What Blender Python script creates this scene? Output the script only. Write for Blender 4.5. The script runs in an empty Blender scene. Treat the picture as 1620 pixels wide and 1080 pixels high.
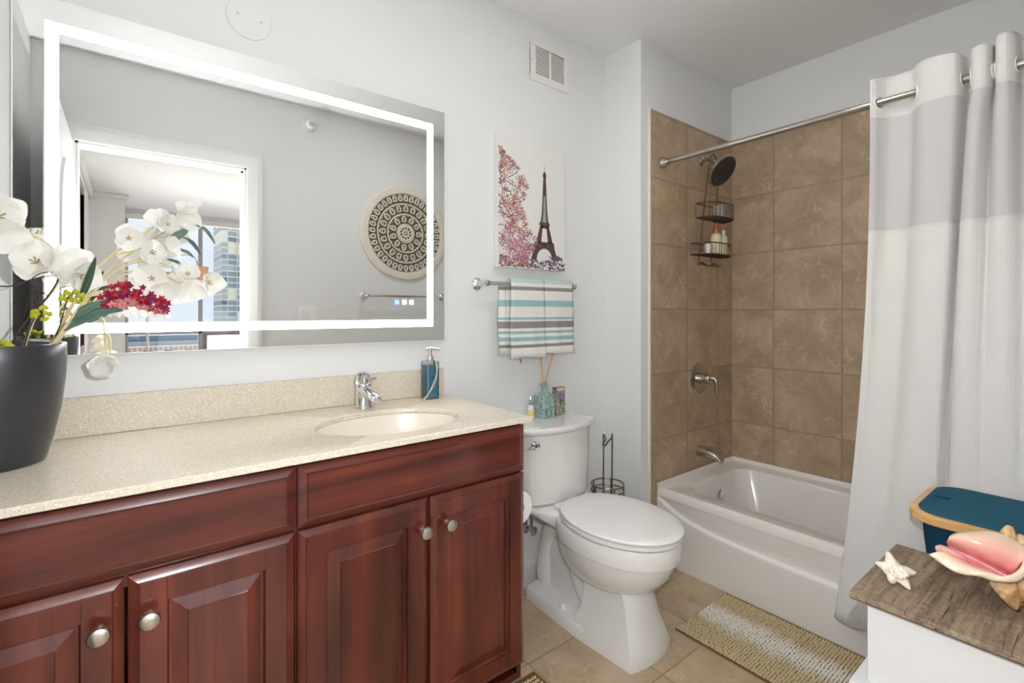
import bpy, bmesh, math, random
from math import sin, cos, pi, radians, sqrt
from mathutils import Vector, Matrix

S = bpy.context.scene
COL = S.collection
rnd = random.Random(7)

# ------------------------------------------------------------------ camera
cam_d = bpy.data.cameras.new('camera')
cam = bpy.data.objects.new('camera', cam_d)
COL.objects.link(cam)
cam.location = (0, 0, 1.243)
cam.rotation_euler = (pi / 2, 0, -(pi / 2 - math.atan(974 / 772)))
cam_d.sensor_width = 36
cam_d.lens = 36 * 772 / 1620
cam_d.shift_y = -46.5 / 1620
cam_d.clip_start = 0.01
cam_d.clip_end = 500
S.camera = cam

# ------------------------------------------------------------------ view, world and big lights
S.view_settings.view_transform = 'Standard'
S.view_settings.look = 'None'
S.view_settings.gamma = 1
S.view_settings.use_curve_mapping = False
S.view_settings.exposure = 0.40

w = bpy.data.worlds.new('world')
S.world = w
w.use_nodes = True
bgn = w.node_tree.nodes['Background']
bgn.inputs[0].default_value = (0.78, 0.86, 1.0, 1)
bgn.inputs[1].default_value = 0.95


def area(name, loc, rot, sx, sy, power, col=(1, 1, 1)):
    d = bpy.data.lights.new(name, 'AREA')
    d.shape = 'RECTANGLE'
    d.size = sx
    d.size_y = sy
    d.energy = power
    d.color = col
    o = bpy.data.objects.new(name, d)
    COL.objects.link(o)
    o.location = loc
    o.rotation_euler = rot
    return o


# daylight from the open sky above the street, falling in through the bedroom window
area('sky_daylight', (1.3, -8.2, 4.6), (radians(52), 0, 0), 5.0, 3.0, 1500, (0.93, 0.96, 1.0))
# added area lamp, unseen below the window, brightens the bedroom ceiling
area('bedroom_fill', (1.6, -6.6, -1.0), (radians(150), 0, 0), 4.5, 2.0, 900, (1.0, 0.98, 0.96))
# added fill light in the doorway beside the camera, lifts the lower room
fl_d = bpy.data.lights.new('doorway_fill', 'POINT')
fl_d.energy = 33
fl_d.shadow_soft_size = 0.004
fl_d.color = (0.965, 0.98, 1.0)
fl_o = bpy.data.objects.new('doorway_fill', fl_d)
COL.objects.link(fl_o)
fl_o.location = (0.127, 0.034, 1.312)
LAMPS = ((0.55, 0.90, 16.0), (1.46, 0.76, 36.0))   # x, y, glow of the ceiling lamps; the second is added to brighten the tub


# ------------------------------------------------------------------ materials
def lin(c):
    return tuple((x / 12.92 if x <= 0.04045 else ((x + 0.055) / 1.055) ** 2.4) for x in c)


def rgb(r, g, b):
    return lin((r / 255, g / 255, b / 255)) + (1,)


def mat(name, col, rough=0.5, metal=0.0, **kw):
    m = bpy.data.materials.new(name)
    m.use_nodes = True
    p = m.node_tree.nodes['Principled BSDF']
    p.inputs['Base Color'].default_value = col
    p.inputs['Roughness'].default_value = rough
    p.inputs['Metallic'].default_value = metal
    for k, v in kw.items():
        p.inputs[k.replace('_', ' ')].default_value = v
    return m


def N(m, t, **kw):
    n = m.node_tree.nodes.new(t)
    for k, v in kw.items():
        setattr(n, k, v)
    return n


def L(m, a, b):
    m.node_tree.links.new(a, b)


def P(m):
    return m.node_tree.nodes['Principled BSDF']


def math_n(m, op, a, b=None, c=None):
    n = N(m, 'ShaderNodeMath', operation=op)
    for i, x in enumerate((a, b, c)):
        if x is None:
            continue
        if isinstance(x, (int, float)):
            n.inputs[i].default_value = x
        else:
            L(m, x, n.inputs[i])
    return n.outputs[0]


def ramp(m, fac, stops, interp='LINEAR'):
    r = N(m, 'ShaderNodeValToRGB')
    cr = r.color_ramp
    cr.interpolation = interp
    while len(cr.elements) < len(stops):
        cr.elements.new(0.5)
    for e, (p, c) in zip(cr.elements, stops):
        e.position = p
        e.color = c
    L(m, fac, r.inputs[0])
    return r.outputs[0]


def bump(m, h, strength=0.3, dist=0.01):
    b = N(m, 'ShaderNodeBump')
    b.inputs['Strength'].default_value = strength
    b.inputs['Distance'].default_value = dist
    L(m, h, b.inputs['Height'])
    L(m, b.outputs[0], P(m).inputs['Normal'])


def noise(m, vec, scale, detail=4, rough=0.5, dist=0.0):
    n = N(m, 'ShaderNodeTexNoise')
    n.inputs['Scale'].default_value = scale
    n.inputs['Detail'].default_value = detail
    n.inputs['Roughness'].default_value = rough
    n.inputs['Distortion'].default_value = dist
    if vec is not None:
        L(m, vec, n.inputs['Vector'])
    return n


def mix(m, fac, a, b, mode='MIX'):
    n = N(m, 'ShaderNodeMix', data_type='RGBA', blend_type=mode)
    for i, x in ((0, fac), (6, a), (7, b)):
        if isinstance(x, (int, float)):
            n.inputs[i].default_value = x
        elif isinstance(x, tuple):
            n.inputs[i].default_value = x
        else:
            L(m, x, n.inputs[i])
    return n.outputs[2]


def pos(m):
    return N(m, 'ShaderNodeNewGeometry').outputs['Position']


def objc(m):
    return N(m, 'ShaderNodeTexCoord').outputs['Object']


def xyz(m, v):
    s = N(m, 'ShaderNodeSeparateXYZ')
    L(m, v, s.inputs[0])
    return s.outputs


def mapping(m, v, scale, loc=(0, 0, 0), rot=(0, 0, 0)):
    n = N(m, 'ShaderNodeMapping')
    n.inputs['Scale'].default_value = scale
    n.inputs['Location'].default_value = loc
    n.inputs['Rotation'].default_value = rot
    L(m, v, n.inputs[0])
    return n.outputs[0]


def paint(name, col, rough=0.6):
    m = mat(name, col, rough)
    n = noise(m, pos(m), 220, 2)
    bump(m, n.outputs[0], 0.04, 0.002)
    return m


def tile(name, ax, u0, v0, su, sv, base, light, dark, grout, gw=0.0035, vein=0.5, rough=0.45):
    """stone-look square tiles laid from the world origin (u0, v0)"""
    m = mat(name, base, rough)
    p = pos(m)
    c = xyz(m, p)
    u = math_n(m, 'DIVIDE', math_n(m, 'SUBTRACT', c[ax[0]], u0), su)
    v = math_n(m, 'DIVIDE', math_n(m, 'SUBTRACT', c[ax[1]], v0), sv)

    def edge(t, s):
        f = math_n(m, 'FRACT', t)
        return math_n(m, 'MULTIPLY', math_n(m, 'MINIMUM', f, math_n(m, 'SUBTRACT', 1.0, f)), s)
    d = math_n(m, 'MINIMUM', edge(u, su), edge(v, sv))
    idn = N(m, 'ShaderNodeTexWhiteNoise', noise_dimensions='2D')
    cm = N(m, 'ShaderNodeCombineXYZ')
    L(m, math_n(m, 'FLOOR', u), cm.inputs[0])
    L(m, math_n(m, 'FLOOR', v), cm.inputs[1])
    L(m, cm.outputs[0], idn.inputs['Vector'])
    off = N(m, 'ShaderNodeVectorMath', operation='SCALE')
    L(m, idn.outputs['Color'], off.inputs[0])
    off.inputs['Scale'].default_value = 7.0
    ad = N(m, 'ShaderNodeVectorMath', operation='ADD')
    L(m, p, ad.inputs[0])
    L(m, off.outputs[0], ad.inputs[1])
    q = ad.outputs[0]
    n1 = noise(m, q, 5.5, 6, 0.62, 0.6)
    c1 = ramp(m, n1.outputs[0], [(0.32, dark), (0.5, base), (0.68, light)])
    n2 = noise(m, q, 45, 4, 0.7)
    c2 = mix(m, 0.22, c1, ramp(m, n2.outputs[0], [(0.3, dark), (0.7, light)]))
    wn = noise(m, q, 6, 4, 0.6)
    wv = N(m, 'ShaderNodeVectorMath', operation='MULTIPLY_ADD')
    L(m, wn.outputs['Color'], wv.inputs[0])
    wv.inputs[1].default_value = (0.22, 0.22, 0.22)
    L(m, q, wv.inputs[2])
    vo = N(m, 'ShaderNodeTexVoronoi', feature='DISTANCE_TO_EDGE')
    vo.inputs['Scale'].default_value = 12
    L(m, wv.outputs[0], vo.inputs['Vector'])
    vm = ramp(m, vo.outputs['Distance'], [(0.0, (1, 1, 1, 1)), (0.035, (0, 0, 0, 1))])
    brk = ramp(m, noise(m, q, 9, 2).outputs[0], [(0.47, (0, 0, 0, 1)), (0.6, (1, 1, 1, 1))])
    vf = math_n(m, 'MULTIPLY', math_n(m, 'MULTIPLY', vm, brk), vein)
    veinc = tuple(min(1, x * 1.5) for x in light[:3]) + (1,)
    c3 = mix(m, vf, c2, veinc)
    gm = ramp(m, d, [(gw * 0.75, (1, 1, 1, 1)), (gw * 1.25, (0, 0, 0, 1))])
    c4 = mix(m, gm, c3, grout)
    L(m, c4, P(m).inputs['Base Color'])
    hh = ramp(m, d, [(gw * 0.6, (0, 0, 0, 1)), (gw * 2.2, (1, 1, 1, 1))])
    hh2 = math_n(m, 'ADD', hh, math_n(m, 'MULTIPLY', n2.outputs[0], 0.12))
    bump(m, hh2, 0.5, 0.003)
    return m


def wood(name, c_dark, c_mid, c_light, scale, rough=0.3, coat=0.3, axis='Z'):
    m = mat(name, c_mid, rough, Coat_Weight=coat, Coat_Roughness=0.12)
    sc = {'Z': (14, 14, 1.2), 'X': (1.2, 14, 14), 'Y': (14, 1.2, 14)}[axis]
    q = mapping(m, pos(m), tuple(x * scale for x in sc))
    n = noise(m, q, 1.0, 6, 0.62, 1.2)
    q2 = mapping(m, pos(m), tuple(x * scale * 6 for x in sc))
    n2 = noise(m, q2, 1.0, 3, 0.6)
    big = noise(m, pos(m), 5.0, 3, 0.5)
    f = math_n(m, 'ADD', math_n(m, 'MULTIPLY', n.outputs[0], 0.66), math_n(m, 'ADD', math_n(m, 'MULTIPLY', n2.outputs[0], 0.12), math_n(m, 'MULTIPLY', big.outputs[0], 0.22)))
    L(m, ramp(m, f, [(0.36, c_dark), (0.5, c_mid), (0.64, c_light)]), P(m).inputs['Base Color'])
    bump(m, n2.outputs[0], 0.05, 0.001)
    return m


def emit(name, col, strength):
    m = bpy.data.materials.new(name)
    m.use_nodes = True
    nt = m.node_tree
    nt.nodes.clear()
    e = nt.nodes.new('ShaderNodeEmission')
    e.inputs[0].default_value = col
    e.inputs[1].default_value = strength
    o = nt.nodes.new('ShaderNodeOutputMaterial')
    nt.links.new(e.outputs[0], o.inputs[0])
    return m


def thin_glass(name, col=(1, 1, 1, 1), gloss=0.12):
    m = bpy.data.materials.new(name)
    m.use_nodes = True
    nt = m.node_tree
    nt.nodes.clear()
    t = nt.nodes.new('ShaderNodeBsdfTransparent')
    t.inputs[0].default_value = col
    g = nt.nodes.new('ShaderNodeBsdfGlossy')
    g.inputs['Roughness'].default_value = 0.02
    f = nt.nodes.new('ShaderNodeFresnel')
    f.inputs[0].default_value = 1.45
    k = nt.nodes.new('ShaderNodeMath')
    k.operation = 'ADD'
    k.inputs[1].default_value = gloss - 0.04
    k.use_clamp = True
    mx = nt.nodes.new('ShaderNodeMixShader')
    o = nt.nodes.new('ShaderNodeOutputMaterial')
    nt.links.new(f.outputs[0], k.inputs[0])
    nt.links.new(k.outputs[0], mx.inputs[0])
    nt.links.new(t.outputs[0], mx.inputs[1])
    nt.links.new(g.outputs[0], mx.inputs[2])
    nt.links.new(mx.outputs[0], o.inputs[0])
    return m


def cloth(name, col, rough=0.9, trans=0.0, see=0.0, wave=0.0, bstr=0.35):
    """woven cloth: diffuse + light coming through + openings in the weave; wave = cells per metre of a waffle weave"""
    m = mat(name, col, rough)
    m.node_tree.nodes['Principled BSDF'].inputs['Specular IOR Level'].default_value = 0.15
    nt = m.node_tree
    out = nt.nodes['Material Output']
    last = P(m).outputs[0]
    if wave:
        c = xyz(m, pos(m))
        h = math_n(m, 'MULTIPLY', math_n(m, 'SINE', math_n(m, 'MULTIPLY', c[2], wave * 2 * pi)),
                   math_n(m, 'SINE', math_n(m, 'MULTIPLY', math_n(m, 'ADD', c[1], math_n(m, 'MULTIPLY', c[0], 0.6)), wave * 2 * pi)))
        h = math_n(m, 'ABSOLUTE', h)
        bump(m, h, bstr, 0.002)
    if trans:
        tr = nt.nodes.new('ShaderNodeBsdfTranslucent')
        tr.inputs[0].default_value = col
        mx = nt.nodes.new('ShaderNodeMixShader')
        mx.inputs[0].default_value = trans
        L(m, last, mx.inputs[1])
        L(m, tr.outputs[0], mx.inputs[2])
        last = mx.outputs[0]
    if see:
        tp = nt.nodes.new('ShaderNodeBsdfTransparent')
        mx = nt.nodes.new('ShaderNodeMixShader')
        mx.inputs[0].default_value = see
        L(m, last, mx.inputs[1])
        L(m, tp.outputs[0], mx.inputs[2])
        last = mx.outputs[0]
    L(m, last, out.inputs[0])
    return m


WALL = paint('wall_paint', rgb(226, 227, 226))
CEIL = paint('ceiling_paint', rgb(232, 232, 232))
TRIMW = mat('trim_white_paint', rgb(232, 233, 231), 0.35)
B1, L1, D1, G1 = rgb(174, 149, 121), rgb(193, 169, 140), rgb(148, 130, 106), rgb(152, 122, 92)
T_END = tile('shower_tile_end', (0, 2), 2.038, 0.600, 0.3195, 0.328, B1, L1, D1, G1)
T_SIDE = tile('shower_tile_side', (1, 2), 1.229, 0.600, 0.332, 0.328, B1, L1, D1, G1)
T_FLOOR = tile('floor_tile', (0, 1), 1.77, 0.99, 0.327, 0.327, rgb(184, 162, 132), rgb(202, 181, 152), rgb(162, 140, 112), rgb(138, 116, 90), 0.003, 0.4, 0.4)
CH_V = wood('cherry_upright', rgb(54, 17, 12), rgb(86, 32, 21), rgb(112, 49, 31), 0.6, 0.3, 0.45, 'Z')
CH_H = wood('cherry_level', rgb(56, 18, 13), rgb(88, 33, 22), rgb(114, 50, 32), 0.6, 0.3, 0.45, 'X')
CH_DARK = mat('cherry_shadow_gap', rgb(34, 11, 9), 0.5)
NICKEL = mat('brushed_nickel', rgb(205, 200, 192), 0.28, 1.0)
CHROME = mat('chrome', rgb(225, 225, 226), 0.08, 1.0)
STEEL = mat('shower_steel', rgb(190, 184, 175), 0.16, 1.0)
WIRE = mat('dark_bronze_wire', rgb(92, 80, 68), 0.35, 0.9)
WIREN = mat('satin_wire', rgb(150, 138, 122), 0.32, 1.0)
PORC = mat('porcelain', rgb(231, 230, 227), 0.07, 0, Coat_Weight=0.5, Coat_Roughness=0.03)
ACRY = mat('tub_acrylic', rgb(232, 227, 221), 0.12, 0, Coat_Weight=0.4, Coat_Roughness=0.05)
PLAS = mat('white_plastic', rgb(235, 235, 232), 0.3)
BLACKR = mat('black_rubber', rgb(28, 27, 26), 0.6)
MIRROR = mat('mirror_silver', (0.9, 0.91, 0.9, 1), 0.0, 1.0)
LED = emit('mirror_led', (1.0, 0.965, 0.945, 1), 9.5)
GLASS = thin_glass('clear_glass')

STONE = mat('beige_quartz', rgb(216, 206, 188), 0.24)
m = STONE
n1 = noise(m, pos(m), 260, 3, 0.7)
vo = N(m, 'ShaderNodeTexVoronoi')
vo.inputs['Scale'].default_value = 380
L(m, pos(m), vo.inputs['Vector'])
vr = xyz(m, vo.outputs['Color'])
chip = ramp(m, vr[0], [(0.86, (0, 0, 0, 1)), (0.89, (1, 1, 1, 1))])
chipd = ramp(m, vr[1], [(0.90, (0, 0, 0, 1)), (0.93, (1, 1, 1, 1))])
c = ramp(m, n1.outputs[0], [(0.3, rgb(204, 193, 172)), (0.7, rgb(219, 210, 193))])
c = mix(m, math_n(m, 'MULTIPLY', chip, 0.6), c, rgb(240, 234, 222))
c = mix(m, math_n(m, 'MULTIPLY', chipd, 0.5), c, rgb(170, 154, 128))
L(m, c, P(m).inputs['Base Color'])
SINKM = mat('biscuit_porcelain', rgb(230, 221, 207), 0.22, 0, Coat_Weight=0.4)


# ------------------------------------------------------------------ mesh helpers
class MB:
    def __init__(self):
        self.v, self.f, self.mi = [], [], []

    def add(self, vs, fs, mi=0):
        o = len(self.v)
        self.v += [tuple(x) for x in vs]
        self.f += [tuple(i + o for i in f) for f in fs]
        self.mi += [mi] * len(fs)
        return self

    def box(self, x0, x1, y0, y1, z0, z1, mi=0):
        vs = [(x, y, z) for z in (z0, z1) for y in (y0, y1) for x in (x0, x1)]
        return self.add(vs, [(0, 2, 3, 1), (4, 5, 7, 6), (0, 1, 5, 4), (2, 6, 7, 3), (0, 4, 6, 2), (1, 3, 7, 5)], mi)

    def loft(self, rings, cap0=True, cap1=True, mi=0, closed=True):
        n = len(rings[0])
        vs = [p for r in rings for p in r]
        fs = []
        for k in range(len(rings) - 1):
            for i in range(n if closed else n - 1):
                j = (i + 1) % n
                fs.append((k * n + i, k * n + j, (k + 1) * n + j, (k + 1) * n + i))
        if cap0:
            fs.append(tuple(range(n - 1, -1, -1)))
        if cap1:
            fs.append(tuple(range((len(rings) - 1) * n, len(rings) * n)))
        return self.add(vs, fs, mi)

    def grid(self, rows, mi=0):
        return self.loft(rows, False, False, mi, closed=False)

    def tube(self, pts, r, seg=10, mi=0, caps=True):
        pts = [Vector(p) for p in pts]
        rs = r if isinstance(r, (list, tuple)) else [r] * len(pts)
        rings, up = [], None
        for i, p in enumerate(pts):
            t = (pts[min(i + 1, len(pts) - 1)] - pts[max(i - 1, 0)])
            if t.length < 1e-9:
                t = Vector((0, 0, 1))
            t.normalize()
            if up is None:
                up = Vector((0, 0, 1)) if abs(t.z) < 0.9 else Vector((0, 1, 0))
            a = t.cross(up)
            if a.length < 1e-6:
                a = t.cross(Vector((1, 0.3, 0)))
            a.normalize()
            b = a.cross(t).normalized()
            up = b
            rings.append([p + a * (rs[i] * cos(2 * pi * k / seg)) + b * (rs[i] * sin(2 * pi * k / seg)) for k in range(seg)])
        return self.loft(rings, caps, caps, mi)

    def ring(self, c, axis, R, r, seg=28, mi=0, s2=8):
        ax = Vector(axis).normalized()
        a = ax.cross(Vector((0.31, 0.2, 0.93)))
        a.normalize()
        b = ax.cross(a)
        rings = []
        for i in range(seg + 1):
            t = 2 * pi * i / seg
            d = a * cos(t) + b * sin(t)
            rings.append([Vector(c) + d * (R + r * cos(2 * pi * k / s2)) + ax * (r * sin(2 * pi * k / s2)) for k in range(s2)])
        return self.loft(rings, False, False, mi)

    def lathe(self, prof, c=(0, 0, 0), axis=(0, 0, 1), seg=32, mi=0, sx=1.0, sy=1.0, cap0=True, cap1=True):
        ax = Vector(axis).normalized()
        a = Vector((1, 0, 0)) if abs(ax.x) < 0.9 else Vector((0, 1, 0))
        a = (a - ax * a.dot(ax)).normalized()
        b = ax.cross(a)
        c = Vector(c)
        rings = [[c + ax * h + a * (r * sx * cos(2 * pi * k / seg)) + b * (r * sy * sin(2 * pi * k / seg)) for k in range(seg)] for r, h in prof]
        return self.loft(rings, cap0, cap1, mi)

    def ball(self, c, r, seg=12, mi=0, s=(1, 1, 1)):
        n = seg // 2
        rings = []
        for i in range(n + 1):
            t = -pi / 2 + pi * i / n
            rr = max(cos(t), 0.02)
            rings.append([(c[0] + s[0] * r * rr * cos(2 * pi * k / seg), c[1] + s[1] * r * rr * sin(2 * pi * k / seg), c[2] + s[2] * r * sin(t)) for k in range(seg)])
        return self.loft(rings, True, True, mi)

    def build(self, name, mats, parent=None, bevel=0.0, seg=2, sub=0, angle=38, loc=None, solid=0.0):
        if parent is not None:
            o0 = Vector((0, 0, 0))
            q = parent
            while q is not None:
                o0 += q.location
                q = q.parent
        else:
            o0 = Vector(loc) if loc is not None else Vector((0, 0, 0))
        me = bpy.data.meshes.new(name)
        me.from_pydata([tuple(Vector(p) - o0) for p in self.v], [], self.f)
        if not isinstance(mats, (list, tuple)):
            mats = [mats]
        for mt in mats:
            me.materials.append(mt)
        for pl, mi in zip(me.polygons, self.mi):
            pl.material_index = mi
        bm = bmesh.new()
        bm.from_mesh(me)
        bmesh.ops.remove_doubles(bm, verts=bm.verts, dist=1e-6)
        bmesh.ops.recalc_face_normals(bm, faces=bm.faces)
        lim = radians(angle)
        for e in bm.edges:
            if len(e.link_faces) == 2:
                e.smooth = e.calc_face_angle(0) < lim
        for f in bm.faces:
            f.smooth = True
        bm.to_mesh(me)
        bm.free()
        o = bpy.data.objects.new(name, me)
        COL.objects.link(o)
        if parent is not None:
            o.parent = parent
        else:
            o.location = o0
        if solid:
            md = o.modifiers.new('thick', 'SOLIDIFY')
            md.thickness = solid
            md.offset = 0
        if bevel:
            md = o.modifiers.new('bevel', 'BEVEL')
            md.width = bevel
            md.segments = seg
            md.limit_method = 'ANGLE'
            md.angle_limit = radians(40)
        if sub:
            md = o.modifiers.new('sub', 'SUBSURF')
            md.levels = sub
            md.render_levels = sub
        return o


def tag(o, label, cat, group=None, kind=None):
    o['label'] = label
    o['category'] = cat
    if group:
        o['group'] = group
    if kind:
        o['kind'] = kind
    return o


def thing(name, label, cat, loc, group=None):
    o = bpy.data.objects.new(name, None)
    o.empty_display_size = 0.05
    COL.objects.link(o)
    o.location = loc
    return tag(o, label, cat, group)


def struct(name, mb, mats, label, cat='room', bevel=0.0, parent=None, **kw):
    o = mb.build(name, mats, parent, bevel, **kw)
    if parent is None:
        o['kind'] = 'structure'
        o['label'] = label
        o['category'] = cat
    return o


def spline(pts, n=6):
    pts = [Vector(p) for p in pts]
    out = []
    for i in range(len(pts) - 1):
        p0, p1, p2, p3 = pts[max(i - 1, 0)], pts[i], pts[i + 1], pts[min(i + 2, len(pts) - 1)]
        for k in range(n):
            t = k / n
            out.append(0.5 * ((2 * p1) + (p2 - p0) * t + (2 * p0 - 5 * p1 + 4 * p2 - p3) * t * t + (3 * p1 - p0 - 3 * p2 + p3) * t ** 3))
    out.append(pts[-1])
    return out


def rrect(x0, x1, y0, y1, r, z, n=6):
    """rounded rectangle outline in the level plane"""
    out = []
    for cx, cy, a0 in ((x1 - r, y1 - r, 0), (x0 + r, y1 - r, 90), (x0 + r, y0 + r, 180), (x1 - r, y0 + r, 270)):
        for k in range(n + 1):
            a = radians(a0 + 90 * k / n)
            out.append((cx + r * cos(a), cy + r * sin(a), z))
    return out


def panel_front(mb, x0, x1, z0, z1, yf, prof, mi=0):
    """nested rectangular rings facing -Y; prof = [(inset, depth behind yf)]"""
    rings = []
    for i, d in prof:
        rings.append([(x0 + i, yf + d, z0 + i), (x1 - i, yf + d, z0 + i), (x1 - i, yf + d, z1 - i), (x0 + i, yf + d, z1 - i)])
    mb.loft(rings, True, True, mi)
    return mb


# ------------------------------------------------------------------ room
XL, XR = -0.36, 2.8334          # left wall, tub side wall
YW, YF, YO = 1.70, 1.4646, 0.03  # mirror wall, tub end wall, doorway wall
XB = 1.968                       # chase corner
HC = 2.575
DX0, DX1, DH = -0.20, 0.576, 2.115   # doorway
WT = 0.12

struct('floor', MB().box(XL - 0.1, XR + 0.1, YO - WT, YW + 0.1, -0.05, 0), T_FLOOR, 'beige stone tile bathroom floor', 'floor')
struct('ceiling', MB().box(XL - 0.1, XR + 0.1, YO - WT, YW + 0.1, HC, HC + 0.05), CEIL, 'plain white bathroom ceiling', 'ceiling')
struct('wall_back', MB().box(XL - 0.1, XB + 0.05, YW, YW + 0.1, 0, HC), WALL, 'pale grey wall behind mirror and toilet', 'wall')
struct('wall_chase', MB().box(XB, XR + 0.1, YF + 0.008, YW + 0.1, 0, HC), WALL, 'pale grey boxed-out wall at the shower end', 'wall')
struct('wall_right', MB().box(XR + 0.008, XR + 0.1, YO - WT, YF + 0.05, 0, HC), WALL, 'pale grey wall above the long tiled tub side', 'wall')
struct('wall_left', MB().box(XL - 0.1, XL, YO - WT, YW + 0.05, 0, HC), WALL, 'pale grey wall beyond the open door', 'wall')
fw = MB()
fw.box(XL - 0.1, DX0, YO - WT, YO, 0, HC).box(DX1, XR + 0.1, YO - WT, YO, 0, HC).box(DX0, DX1, YO - WT, YO, DH, HC)
struct('wall_front', fw, WALL, 'pale grey wall with the doorway, seen in the mirror', 'wall')
struct('wall_tile_end', MB().box(2.038, XR + 0.005, YF, YF + 0.01, 0, 2.2505), T_END, 'brown stone tiles on the shower fixture wall', 'wall')
struct('wall_tile_side', MB().box(XR, XR + 0.01, YO, YF + 0.005, 0, 2.2505), T_SIDE, 'brown stone tiles along the tub side', 'wall')
struct('trim_1', MB().box(2.026, 2.0385, YF - 0.001, YF + 0.009, 0, 2.2505), mat('tile_edge_white', rgb(226, 218, 204), 0.3), 'pale edge strip beside the brown shower tiles', 'trim', 0.002)
struct('baseboard_back', MB().box(0.99, XB, YW - 0.014, YW, 0, 0.11), TRIMW, 'white baseboard behind the toilet', 'baseboard', 0.003)
struct('baseboard_chase', MB().box(XB - 0.014, XB, YF + 0.01, YW, 0, 0.11), TRIMW, 'white baseboard on the boxed-out wall return', 'baseboard', 0.003)

# doorway casing (one moulded trim around the opening, seen in the mirror)
cas = MB()
prof = [(0.0, 0.0), (0.0, 0.012), (0.012, 0.016), (0.03, 0.018), (0.052, 0.022), (0.066, 0.024), (0.078, 0.022), (0.085, 0.018), (0.085, 0.0)]
rings = []
for i, d in prof:
    rings.append([(DX0 - i, YO + d, 0), (DX0 - i, YO + d, DH + i), (DX1 + i, YO + d, DH + i), (DX1 + i, YO + d, 0)])
cas.loft([list(x) for x in zip(*rings)], False, False, closed=False)
# jamb lining and stop
cas.box(DX0 - 0.002, DX0 + 0.012, YO - WT - 0.002, YO, 0, DH).box(DX1 - 0.012, DX1 + 0.002, YO - WT - 0.002, YO, 0, DH).box(DX0, DX1, YO - WT - 0.002, YO, DH - 0.012, DH + 0.002)
cas.box(DX1 - 0.024, DX1 - 0.012, YO - 0.075, YO - 0.04, 0, DH - 0.012).box(DX0, DX1, YO - 0.075, YO - 0.04, DH - 0.024, DH - 0.012)
struct('trim_2', cas, TRIMW, 'white moulded casing around the bathroom doorway', 'trim')

# the open door leaf, hinged at the left jamb, seen edge-on in the mirror
DL = MB().box(DX0 - 0.045, DX0 - 0.008, YO + 0.012, YO + 0.765, 0.012, DH - 0.008)
door = struct('door_1', DL, TRIMW, 'white bathroom door standing open against the left wall', 'door', 0.002)
arch = MB()


def arch_pts(ins):
    y0, y1, z0, zs = YO + 0.13 + ins, YO + 0.65 - ins, 0.95 + ins, 1.62
    out = [(y0, z0), (y1, z0), (y1, zs)]
    cy, ra = (y0 + y1) / 2, (y1 - y0) / 2
    for k in range(1, 16):
        a = pi * k / 16
        out.append((cy + ra * cos(a), zs + (0.30 - ins) * sin(a)))
    out.append((y0, zs))
    return out


rr_ = []
for ins, d in ((0, 0), (0.004, 0.006), (0.012, 0.009), (0.022, 0.006), (0.028, 0.0)):
    rr_.append([(DX0 - 0.008 + d, y, z) for y, z in arch_pts(ins)])
arch.loft(rr_, False, False)
arch.build('panel_moulding', TRIMW, door)
kb = MB()
kb.lathe([(0.026, 0), (0.026, 0.006), (0.011, 0.01), (0.011, 0.035), (0.024, 0.042), (0.028, 0.055), (0.022, 0.068), (0.004, 0.072)], (DX0 - 0.008, YO + 0.70, 0.95), (1, 0, 0), 20)
kb.build('door_knob', NICKEL, door)

# ------------------------------------------------------------------ bedroom beyond the doorway (seen only in the mirror)
BX0, BX1, BY0, BY1 = -0.31, 3.2, -4.66, YO - WT
BW = paint('bedroom_paint', rgb(233, 232, 230))
BC = paint('bedroom_ceiling_paint', rgb(238, 237, 236))
CARP = paint('bedroom_carpet', rgb(178, 166, 150), 0.95)
struct('floor_bedroom', MB().box(BX0 - 0.1, BX1 + 0.1, BY0 - 0.2, BY1, -0.05, 0), CARP, 'beige bedroom floor beyond the doorway', 'floor')
struct('ceiling_bedroom', MB().box(BX0 - 0.1, BX1 + 0.1, BY0 - 0.2, BY1, HC, HC + 0.05), BC, 'white bedroom ceiling beyond the doorway', 'ceiling')
struct('wall_bedroom_left', MB().box(BX0 - 0.1, BX0, BY0 - 0.2, BY1, 0, HC), BW, 'white bedroom wall at the left of the reflected doorway', 'wall')
struct('wall_bedroom_right', MB().box(BX1, BX1 + 0.1, BY0 - 0.2, BY1, 0, HC), BW, 'white bedroom wall out of sight to the right', 'wall')
struct('wall_bedroom_column', MB().box(BX0, 0.0, BY0, -3.77, 0, HC), BW, 'white square column in the bedroom corner', 'wall')
cr = MB()
cr.box(BX0, BX0 + 0.035, -3.77, BY1, HC - 0.07, HC).box(BX0, 0.03, -3.80 + 0.03, -3.735, HC - 0.05, HC)
struct('trim_3', cr, TRIMW, 'white ceiling moulding along the bedroom wall', 'trim', 0.006)
ww = MB()
ww.box(BX0 - 0.1, 0.0, BY0 - 0.15, BY0, 0, HC).box(2.9, BX1 + 0.1, BY0 - 0.15, BY0, 0, HC)
ww.box(0, 2.9, BY0 - 0.15, BY0, HC - 0.06, HC).box(0, 2.9, BY0 - 0.15, BY0, 0, 0.35)
struct('wall_bedroom_window', ww, BW, 'white bedroom wall around the tall window', 'wall')
WFR = mat('window_frame_grey', rgb(168, 167, 172), 0.4)
WFW = mat('window_head_white', rgb(228, 227, 226), 0.4)
wf = MB()
wf.box(0.795, 0.846, BY0 - 0.09, BY0 - 0.01, 0.35, HC - 0.06)
wf.box(1.85, 1.90, BY0 - 0.09, BY0 - 0.01, 0.35, HC - 0.06)
wf.box(0, 2.9, BY0 - 0.09, BY0 - 0.01, 0.945, 0.985)
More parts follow.
